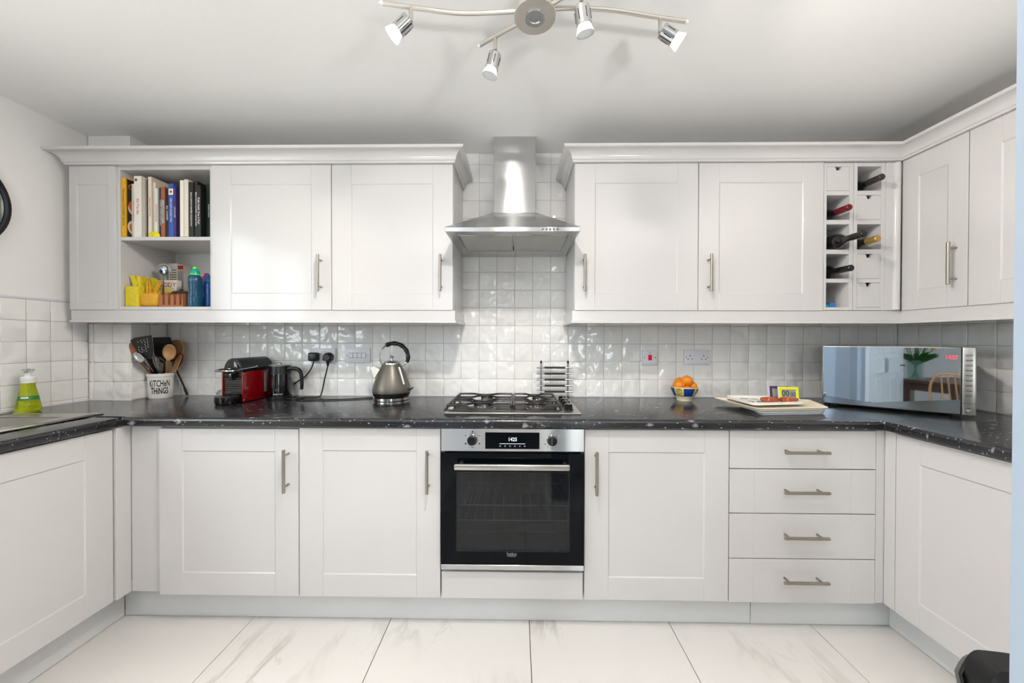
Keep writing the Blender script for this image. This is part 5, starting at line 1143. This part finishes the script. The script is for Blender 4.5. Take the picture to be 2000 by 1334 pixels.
bm = BM(); prism(bm, [(0.046 * math.cos(R(a)), 0.044 * math.sin(R(a)) + 0.0) for a in range(-8, 189, 14)] + [(-0.026, 0.0), (-0.02, 0.02), (0, 0.027), (0.02, 0.02), (0.026, 0.0)], lambda a, b: (x + a, y + 0.001, LS + 0.197 + b), lambda a, b: (x + a, y + 0.004, LS + 0.197 + b)); obj('cap', bm, 'steel_polished', t)
bm = BM(); tube(bm, [(x - 0.001, y - 0.0125, LS + 0.207), (x, y - 0.018, LS + 0.194), (x, y - 0.012, LS + 0.185)], [0.002, 0.0045, 0.002], 8); obj('nose', bm, 'blue_plastic', hd_)
bm = BM()
for s, z in ((-1, 0.214), (1, 0.212)): lathe(bm, [(0.0035, 0), (0.002, 0.001), (0, 0.0012)], (x + s * 0.012, y - 0.0095, LS + z), 10, (0, -1, 0))
obj('eyes', bm, 'terracotta', hd_)
t = thing('toast_rack', 'terracotta pottery toast rack with four vertical slots', 'toast rack', (-1.785, -0.25, LS))
bm = BM(); X0_, X1_ = -1.812, -1.690; n = 4; wslot = 0.010
xs2 = [X0_] + [v for i in range(n) for v in (X0_ + 0.019 + i * 0.0285, X0_ + 0.019 + i * 0.0285 + wslot)] + [X1_]
for i in range(0, len(xs2), 2):
    a, b = xs2[i], xs2[i + 1]; prism(bm, [(a, 0.006), (b, 0.006), (b - 0.0015, 0.055), ((a + b) / 2, 0.066), (a + 0.0015, 0.055)], lambda p, q_: (p, -0.285, LS + q_), lambda p, q_: (p, -0.215, LS + q_))
box(bm, X0_, X1_, -0.287, -0.213, LS, LS + 0.011, 0.002); obj('rack', bm, 'terracotta', t)
bm = BM(); box(bm, X0_ + 0.002, X1_ - 0.002, -0.262, -0.217, LS + 0.0105, LS + 0.054, 0.002); obj('slot_shade_core', bm, 'terracotta_dark', t)  # dark block puts the shade inside the slots into colour
bm = BM(); tube(bm, [(X0_ + 0.004, -0.25, LS + 0.064), (X0_ + 0.05, -0.25, LS + 0.0675), (X1_ - 0.004, -0.25, LS + 0.064)], 0.006, 8, sm=3); obj('top_rail', bm, 'terracotta_dark', t)
t = thing('brown_dish', 'dark brown glazed dish behind the terracotta toast rack', 'dish', (-1.755, -0.14, LS))
bm = BM(); lathe(bm, [(0, 0), (0.04, 0), (0.05, 0.03), (0.052, 0.078), (0.044, 0.09), (0.02, 0.097), (0, 0.099)], (-1.80, -0.175, LS), 28, sx=1.0, sy=0.7); obj('dish', bm, 'terracotta_dark', t)
bm = BM(); lathe(bm, [(0.006, 0.095), (0.009, 0.103), (0, 0.107)], (-1.80, -0.175, LS), 14); obj('knob', bm, 'terracotta_dark', t)
def sport_bottle(label, c, s, h, body, cap, rim, spout, ribs=True):
    t = thing('drinks_bottle', label, 'bottle', c)
    bm = BM(); pr = [(0, 0), (0.92, 0), (1.0, 0.03), (1.0, 0.22), (0.93, 0.36), (0.9, 0.45), (0.95, 0.56), (0.98, 0.68), (0.9, 0.75), (0.66, 0.79), (0.64, 0.80), (0, 0.80)]
    lathe(bm, [(r * s, z * h) for r, z in pr], c, 28); o = obj('body', bm, body, t)
    if ribs:
        for i in range(11):
            bm = BM(); tube(bm, [(c[0] + s * 0.975 * math.sin(R(a)), c[1] - s * 0.975 * math.cos(R(a)), c[2] + h * (0.1 + 0.052 * i)) for a in range(5, 41, 7)], 0.0016, 5); obj('grip_rib', bm, body, o)
    bm = BM(); lathe(bm, [(0.68 * s, 0.795 * h), (0.68 * s, 0.825 * h)], c, 28); obj('rim', bm, rim, t)
    bm = BM(); lathe(bm, [(0.66 * s, 0.825 * h), (0.66 * s, 0.86 * h), (0.55 * s, 0.915 * h), (0.32 * s, 0.945 * h), (0, 0.947 * h)], c, 28); obj('cap', bm, cap, t)
    bm = BM(); lathe(bm, [(0.3 * s, 0.945 * h), (0.34 * s, 0.96 * h), (0.3 * s, 1.0 * h), (0, 1.0 * h)], c, 20); obj('spout', bm, spout, t)
sport_bottle('teal drinks bottle with lime green spout', (-1.650, -0.258, LS), 0.0305, 0.207, 'teal_plastic', 'teal_cap', 'lime', 'lime')
sport_bottle('pink-capped drinks bottle behind the blue one', (-1.74, -0.085, LS), 0.034, 0.205, 'pink_plastic', 'pink_plastic', 'ink_red', 'pink_plastic', False)
sport_bottle('clear blue drinks bottle at the right end of the lower shelf', (-1.640, -0.19, LS), 0.029, 0.178, 'blue_plastic', 'blue_clip', 'teal_cap', 'blue_clip', False)

# ------------------------------------------------------------------ wine
def wine(label, x, zb, yend, foil, cap_len=0.07, big=False):
    rb = 0.037; z = zb + rb + 0.0006; t = thing('wine_bottle', label, 'bottle', (x, -0.16, z)); L = 0.30
    bm = BM(); k = 0.0 if not big else 0.0
    lathe(bm, [(0, 0.004), (0.0125, 0.002), (0.0135, cap_len), (0.0145, 0.086), (0.022, 0.102), (0.033, 0.118), (rb, 0.14), (rb, L - 0.004), (rb - 0.004, L), (0, L - 0.004)], (x, yend, z), 24, (0, 1, 0)); obj('glass', bm, 'bottle_glass', t)
    bm = BM(); lathe(bm, [(0, -0.0005), (0.012, -0.0003), (0.0148, 0.003), (0.0148, 0.016), (0.0142, 0.019), (0.0148, 0.03), (0.0152, cap_len), (0.014, cap_len)], (x, yend, z), 24, (0, 1, 0)); obj('foil', bm, foil, t)
wine('wine bottle with dark grey foil in the top right rack hole', 1.6905, WZ[4][0], -0.385, 'foil_grey')
wine('wine bottle with dark red foil in the rack', 1.542, WZ[3][0], -0.385, 'foil_red')
wine('wine bottle standing farthest out, black foil, middle left rack hole', 1.546, WZ[2][0], -0.452, 'foil_black', 0.062)
wine('wine bottle with gold foil in the rack', 1.683, WZ[2][0], -0.375, 'foil_gold', 0.055)
wine('wine bottle with black foil, above the empty-looking bottom hole', 1.543, WZ[1][0], -0.395, 'foil_black')
t = thing('bag_clip', 'small bright blue plastic clip in the lowest left rack hole', 'clip', (1.54, -0.28, WZ[0][0]))
bm = BM(); box(bm, 1.530, 1.560, -0.295, -0.27, WZ[0][0] + 0.0005, WZ[0][0] + 0.024, 0.006, 2); obj('jaw', bm, 'blue_clip', t)
bm = BM(); box(bm, 1.512, 1.532, -0.292, -0.275, WZ[0][0] + 0.0005, WZ[0][0] + 0.016, 0.004, 2); obj('tab', bm, 'teal_cap', t)

# ------------------------------------------------------------------ ceiling spotlight bar
t = thing('ceiling_spotlight', 'brushed steel ceiling light with curved bars and four spot heads', 'ceiling light', (0.053, -0.957, CE)); bz = 2.247
bm = BM(); lathe(bm, [(0, 0.012), (0.062, 0.012), (0.064, 0.008), (0.064, 0.0), (0, 0.0)], (0.053, -0.957, 2.236), 40); lathe(bm, [(0.05, 0), (0.05, CE - 2.249)], (0.053, -0.957, 2.2485), 32); obj('base', bm, 'steel_lamp', t)
bm = BM(); lathe(bm, [(0, 0.004), (0.018, 0.004), (0.02, 0.001), (0.02, 0.0), (0.03, 0.0), (0.032, 0.002), (0.032, 0.005)], (0.053, -0.957, 2.2315), 32); obj('centre_boss', bm, 'steel_polished', t)
def bar(pts):
    bm = BM(); tube(bm, pts, 0.0066, 10, sm=6); b = obj('bar', bm, 'steel_lamp_bar', t)
    for a, c in ((pts[0], pts[1]), (pts[-1], pts[-2])):
        d = (Vector(a) - Vector(c)).normalized(); bm = BM(); lathe(bm, [(0.0066, 0), (0.0062, 0.006), (0.003, 0.011), (0, 0.013)], a, 10, d); obj('end_cap', bm, 'plastic_frost', b)
bar([(-0.405, -0.999, bz), (-0.30, -0.98, bz), (-0.18, -0.963, bz), (-0.05, -0.965, bz), (0.053, -0.972, bz), (0.17, -0.976, bz), (0.29, -0.967, bz), (0.41, -0.946, bz), (0.53, -0.925, bz)])
bar([(-0.128, -0.842, bz), (-0.05, -0.892, bz), (0.053, -0.957, bz), (0.16, -1.03, bz), (0.23, -1.075, bz)])
def spot(sx_, sy_, ax_, lit, off=0.03):
    st = BM(); zb_ = bz - 0.044; tube(st, [(sx_, sy_, bz), (sx_, sy_, zb_)], 0.0062, 10); s = obj('stem', st, 'steel_lamp_bar', t)
    a = Vector(ax_).normalized(); j = Vector((sx_, sy_, zb_ - 0.007)); bm = BM(); ball(bm, j, 0.0055, u=12, v=8); obj('joint', bm, 'steel_polished', s)
    # the cup hangs from a short arm at its upper side
    side = (Vector((0, 0, 1)) - a * a.z); side = side.normalized() if side.length > 0.05 else Vector((0, -1, 0))
    c0 = j + side * 0.014 + a * -0.004 if abs(a.z) < 0.85 else j + Vector((0, 0, -0.004))
    bm = BM(); lathe(bm, [(0, 0.0), (0.019, 0.0), (0.0215, 0.003), (0.0215, 0.047), (0.020, 0.047), (0.019, 0.04), (0, 0.04)], c0, 28, a); cup = obj('spot_cup', bm, 'steel_polished', t)
    bm = BM()
    u_ = a.orthogonal().normalized(); v_ = a.cross(u_)
    for k in range(6):
        d = u_ * math.cos(R(60 * k)) + v_ * math.sin(R(60 * k)); tube(bm, [c0 + d * 0.0212 + a * 0.012, c0 + d * 0.0212 + a * 0.038], 0.0016, 4)
    obj('vent_slots', bm, 'dark_gap', cup)
    bm = BM(); lathe(bm, [(0.018, 0.042), (0.019, 0.047), (0.022, 0.057), (0.0255, 0.068), (0.026, 0.071), (0.0245, 0.0715)], c0, 28, a, cap=False); gl = obj('bulb', bm, 'lamp_glass_lit' if lit > 1 else 'lamp_glass', t)
    bm = BM(); lathe(bm, [(0.0245, 0.0695), (0.0, 0.0705)], c0, 24, a); obj('bulb_face', bm, 'lamp_face' if lit > 1 else 'lamp_glass', gl)
    d = bpy.data.lights.new('bulb_light', 'SPOT'); d.energy = SPOT_E * lit; d.color = (1.0, 0.92, 0.82); d.spot_size = R(118); d.spot_blend = 0.7; d.shadow_soft_size = 0.022
    o = bpy.data.objects.new('bulb_light', d); C.objects.link(o); o.location = c0 + a * 0.078; o.rotation_euler = a.to_track_quat('-Z', 'Y').to_euler()
spot(-0.325, -0.985, (-0.74, 0.02, -0.67), 5.0)
spot(-0.075, -0.873, (-0.27, 0.10, -0.95), 0.7)
spot(0.182, -1.043, (0.20, 0.22, -0.95), 0.7)
spot(0.447, -0.937, (0.84, 0.02, -0.54), 5.0)
# unseen flush ceiling lamp, added where the kitchen's main shadows point back to
t = thing('unseen_ceiling_lamp', 'unseen round ceiling lamp added to throw the main shadows', 'ceiling light', (-0.04, -1.40, CE))
bm = BM(); lathe(bm, [(0.0, 0.0), (0.11, 0.0), (0.12, -0.012), (0.12, -0.03), (0.105, -0.036), (0, -0.036)], (-0.04, -1.40, CE - 0.0005), 36); obj('shade', bm, 'lamp_glass', t)
area('unseen_ceiling_light', (-0.04, -1.40, CE - 0.04), (0, 0, -1), 0.11, 0.11, LAMP_E, (1.0, 0.95, 0.885), 'DISK')

# ------------------------------------------------------------------ black-rimmed disc on the left wall, chair, dining room behind the camera
t = thing('wall_mirror', 'round black-rimmed mirror on the left wall, cut by the frame', 'mirror', (XL, -0.722, 1.812))
bm = BM(); lathe(bm, [(0.208, 0.0), (0.222, 0.0), (0.224, 0.004), (0.224, 0.020), (0.220, 0.024), (0.210, 0.024), (0.207, 0.012)], (XL, -0.722, 1.812), 64, (1, 0, 0), cap=False); obj('frame', bm, 'black_satin', t)
bm = BM(); lathe(bm, [(0.2075, 0.0005), (0.2075, 0.010), (0, 0.010)], (XL, -0.722, 1.812), 64, (1, 0, 0)); obj('mirror_glass', bm, 'mirror_clear', t)

t = thing('chair', 'black leather chair in the bottom right corner, mostly hidden', 'chair', (0.932, -1.655, 0), rz=R(145)); LL = lambda n_, bm_, m2, p=None: obj(n_, bm_, m2, p or t, local=True, ang=60)
def crest(s): return 0.645 - 0.035 * (max(0, abs(s) - 0.88) / 0.12) ** 2.5
def shell(t0, t1, k=1.0, drop=0.0):
    """curved back with rounded top corners; t0, t1 = outer and inner offset, k = width factor"""
    bm = BM(); nx, nz = 72, 12; g0, g1 = [], []
    for off, gr in ((t0, g0), (t1, g1)):
        for j in range(nz + 1):
            row = []
            for i in range(nx + 1):
                s = (-1 + 2 * i / nx) * k; f = j / nz; z = 0.36 + (crest(s) - 0.36 - drop) * f
                x = 0.222 * s * (0.86 + 0.14 * f); y = -0.215 + 0.07 * s * s - 0.045 * f
                n_ = Vector((-0.45 * s, 1, 0)).normalized(); row.append(bm.verts.new((x + n_.x * off, y + n_.y * off, z)))
            gr.append(row)
    for gr in (g0, g1):
        for j in range(nz):
            for i in range(nx): bm.faces.new((gr[j][i], gr[j][i + 1], gr[j + 1][i + 1], gr[j + 1][i]))
    ed = [(g0[0], g1[0]), (g0[-1], g1[-1]), ([r_[0] for r_ in g0], [r_[0] for r_ in g1]), ([r_[-1] for r_ in g0], [r_[-1] for r_ in g1])]
    for a, b in ed:
        for i in range(len(a) - 1): bm.faces.new((a[i], a[i + 1], b[i + 1], b[i]))
    return bm
bk = LL('backrest', shell(0.008, 0.055), 'black_leather'); LL('outer_shell', shell(-0.006, 0.008, 1.0, 0.02), 'grey_leather', bk)
bm = BM(); rim = [(0.2205 * s, -0.249 + 0.07 * s * s, crest(s) - 0.012) for s in [-1 + i / 36 for i in range(73)]]
rim = [(-0.192, -0.128, 0.40)] + rim + [(0.192, -0.128, 0.40)]; tube(bm, rim, 0.0035, 6); LL('piping', bm, 'black_rubber', bk)
bm = BM(); box(bm, -0.2, 0.2, -0.17, 0.19, 0.37, 0.44, 0.03, 3); LL('seat', bm, 'black_leather')
for sx_ in (-1, 1):
    for y0_ in (-0.17, 0.15):
        bm = BM(); tube(bm, [(sx_ * 0.16, y0_, 0.38), (sx_ * 0.185, y0_ * 1.1, 0.0)], [0.014, 0.009], 10); LL('leg', bm, 'black_satin')

# white panelled door standing open behind the camera (seen in the microwave)
t = thing('panelled_door', 'open white four-panel door reflected in the microwave', 'door', (-0.385, -3.12, 0), rz=R(-102.8)); L = lambda n_, bm_, m2, p=None: obj(n_, bm_, m2, p or t, local=True)
bm = BM()
for b in ((0, 0.115, 0.005, 1.98), (0.6475, 0.7625, 0.005, 1.98), (0.335, 0.4275, 0.2, 1.86), (0.115, 0.6475, 0.005, 0.2), (0.115, 0.6475, 0.84, 1.03), (0.115, 0.6475, 1.86, 1.98)): box(bm, b[0], b[1], -0.0175, 0.0175, b[2], b[3], 0.004)
L('frame', bm, 'paint_door')
for x0_, x1_ in ((0.115, 0.335), (0.4275, 0.6475)):
    for z0_, z1_ in ((0.2, 0.84), (1.03, 1.86)):
        bm = BM(); box(bm, x0_ - 0.002, x1_ + 0.002, -0.006, 0.006, z0_ - 0.002, z1_ + 0.002); box(bm, x0_ + 0.045, x1_ - 0.045, -0.013, 0.013, z0_ + 0.045, z1_ - 0.045, 0.012); L('panel', bm, 'paint_door')
bm = BM()
for s in (-1, 1): tube(bm, [(0.70, s * 0.017, 0.93), (0.70, s * 0.05, 0.93), (0.69, s * 0.055, 0.93), (0.60, s * 0.055, 0.93)], 0.008, 8)
L('handle', bm, 'steel_polished')
# dining table, vase of tulips, chairs
t = thing('dining_table', 'brown wooden dining table reflected in the microwave', 'table', (0.2, -4.4, 0))
bm = BM(); box(bm, -0.68, 1.0, -4.85, -3.92, 0.715, 0.75, 0.004); obj('table_top', bm, 'wood_dark', t)
bm = BM(); box(bm, -0.61, 0.93, -4.78, -4.755, 0.62, 0.715); box(bm, -0.61, 0.93, -4.015, -3.99, 0.62, 0.715); box(bm, -0.61, -0.585, -4.755, -4.015, 0.62, 0.715); box(bm, 0.905, 0.93, -4.755, -4.015, 0.62, 0.715); obj('apron', bm, 'wood_dark', t)
for x in (-0.62, 0.865):
    for y in (-4.79, -4.055): bm = BM(); box(bm, x, x + 0.075, y, y + 0.075, 0.0, 0.715, 0.004); obj('leg', bm, 'wood_dark', t)
t = thing('flower_vase', 'glass vase of yellow tulips on the dining table', 'vase', (-0.56, -4.08, 0.75)); c = (-0.56, -4.08, 0.75)
bm = BM(); lathe(bm, [(0, 0.0), (0.065, 0.0), (0.068, 0.004), (0.075, 0.24), (0.071, 0.24), (0.064, 0.012), (0, 0.012)], c, 28, cap=False); obj('glass', bm, 'vase_glass', t)
rg = random.Random(3)
for i in range(13):
    a = rg.uniform(0, 6.28); sp = rg.uniform(0.05, 0.16); h = rg.uniform(0.36, 0.46); tip = (c[0] + sp * math.cos(a), c[1] + sp * math.sin(a), c[2] + h)
    bm = BM(); tube(bm, [(c[0] - 0.03 * math.cos(a), c[1] - 0.03 * math.sin(a), c[2] + 0.02), (c[0] + 0.03 * math.cos(a), c[1] + 0.03 * math.sin(a), c[2] + 0.22), tip], 0.004, 6, sm=3); s = obj('stem', bm, 'leaf', t)
    bm = BM(); lathe(bm, [(0, -0.005), (0.018, 0.004), (0.023, 0.022), (0.017, 0.045), (0.006, 0.055), (0, 0.05)], tip, 10); obj('tulip', bm, 'petal', s)
    a2 = a + rg.uniform(-.5, .5); bm = BM(); b0 = Vector((c[0], c[1], c[2] + 0.16)); b2 = Vector((c[0] + 0.2 * math.cos(a2), c[1] + 0.2 * math.sin(a2), c[2] + rg.uniform(.27, .36))); b1 = (b0 + b2) / 2 + Vector((0, 0, 0.06)); sd = Vector((-math.sin(a2), math.cos(a2), 0))
    blade(bm, [b0 - sd * 0.006, b1 - sd * 0.02, b2, b1 + sd * 0.02, b0 + sd * 0.006], n=(0, 0, -1), th=0.0015); obj('leaf', bm, 'leaf', t)
def dining_chair(label, x, y, rz):
    t = thing('dining_chair', label, 'chair', (x, y, 0), rz=rz); L = lambda n_, bm_, m2: obj(n_, bm_, m2, t, local=True)
    bm = BM(); lathe(bm, [(0, 0.0), (0.2, 0.0), (0.21, 0.012), (0.2, 0.026), (0, 0.022)], (0, 0, 0.435), 28); L('seat', bm, 'wood_dark')
    for sx_ in (-1, 1):
        for sy_ in (-1, 1): bm = BM(); tube(bm, [(sx_ * 0.15, sy_ * 0.15, 0.437), (sx_ * 0.2, sy_ * 0.2, 0.0)], [0.015, 0.011], 8); L('leg', bm, 'steel_polished')
    bm = BM(); tube(bm, [(-0.18, -0.16, 0.45), (-0.19, -0.2, 0.7), (-0.12, -0.23, 0.85), (0, -0.24, 0.88), (0.12, -0.23, 0.85), (0.19, -0.2, 0.7), (0.18, -0.16, 0.45)], 0.011, 8, sm=4); L('back_hoop', bm, 'wood_pale')
    for k in range(4): bm = BM(); tube(bm, [(-0.09 + 0.06 * k, -0.17, 0.45), (-0.08 + 0.053 * k, -0.235, 0.87)], 0.006, 6); L('spindle', bm, 'wood_pale')
dining_chair('round-seated dining chair on the kitchen side of the table', 0.1, -3.75, R(180))
dining_chair('hoop-backed dining chair on the far side of the table', 0.3, -5.05, 0)

for lab_, c in (('steel uplighter added behind the camera as ceiling fill, towards the windows', (-0.95, -2.75, 0)), ('steel uplighter added behind the camera as ceiling fill, on the right', (1.08, -2.45, 0))):  # uplighters added out of view to brighten the ceiling
    t = thing('added_uplighter', lab_, 'added fill lamp', c)
    bm = BM(); lathe(bm, [(0, 0), (0.13, 0), (0.135, 0.008), (0.13, 0.022), (0.02, 0.03), (0, 0.03)], c, 32); obj('base', bm, 'steel_satin', t)
    bm = BM(); tube(bm, [(c[0], c[1], 0.025), (c[0], c[1], 1.40)], 0.011, 12); obj('pole', bm, 'steel_satin', t)
    bm = BM(); lathe(bm, [(0.012, 1.39), (0.05, 1.40), (0.12, 1.45), (0.15, 1.49), (0.147, 1.492), (0.115, 1.455), (0.045, 1.41), (0, 1.405)], c, 36, cap=False); obj('shade', bm, 'plastic_frost', t)
    area('uplighter_fill', (c[0], c[1], 1.475), (0, 0, 1), 0.2, 0.2, UP_E, (1.0, 0.985, 0.97), 'DISK')
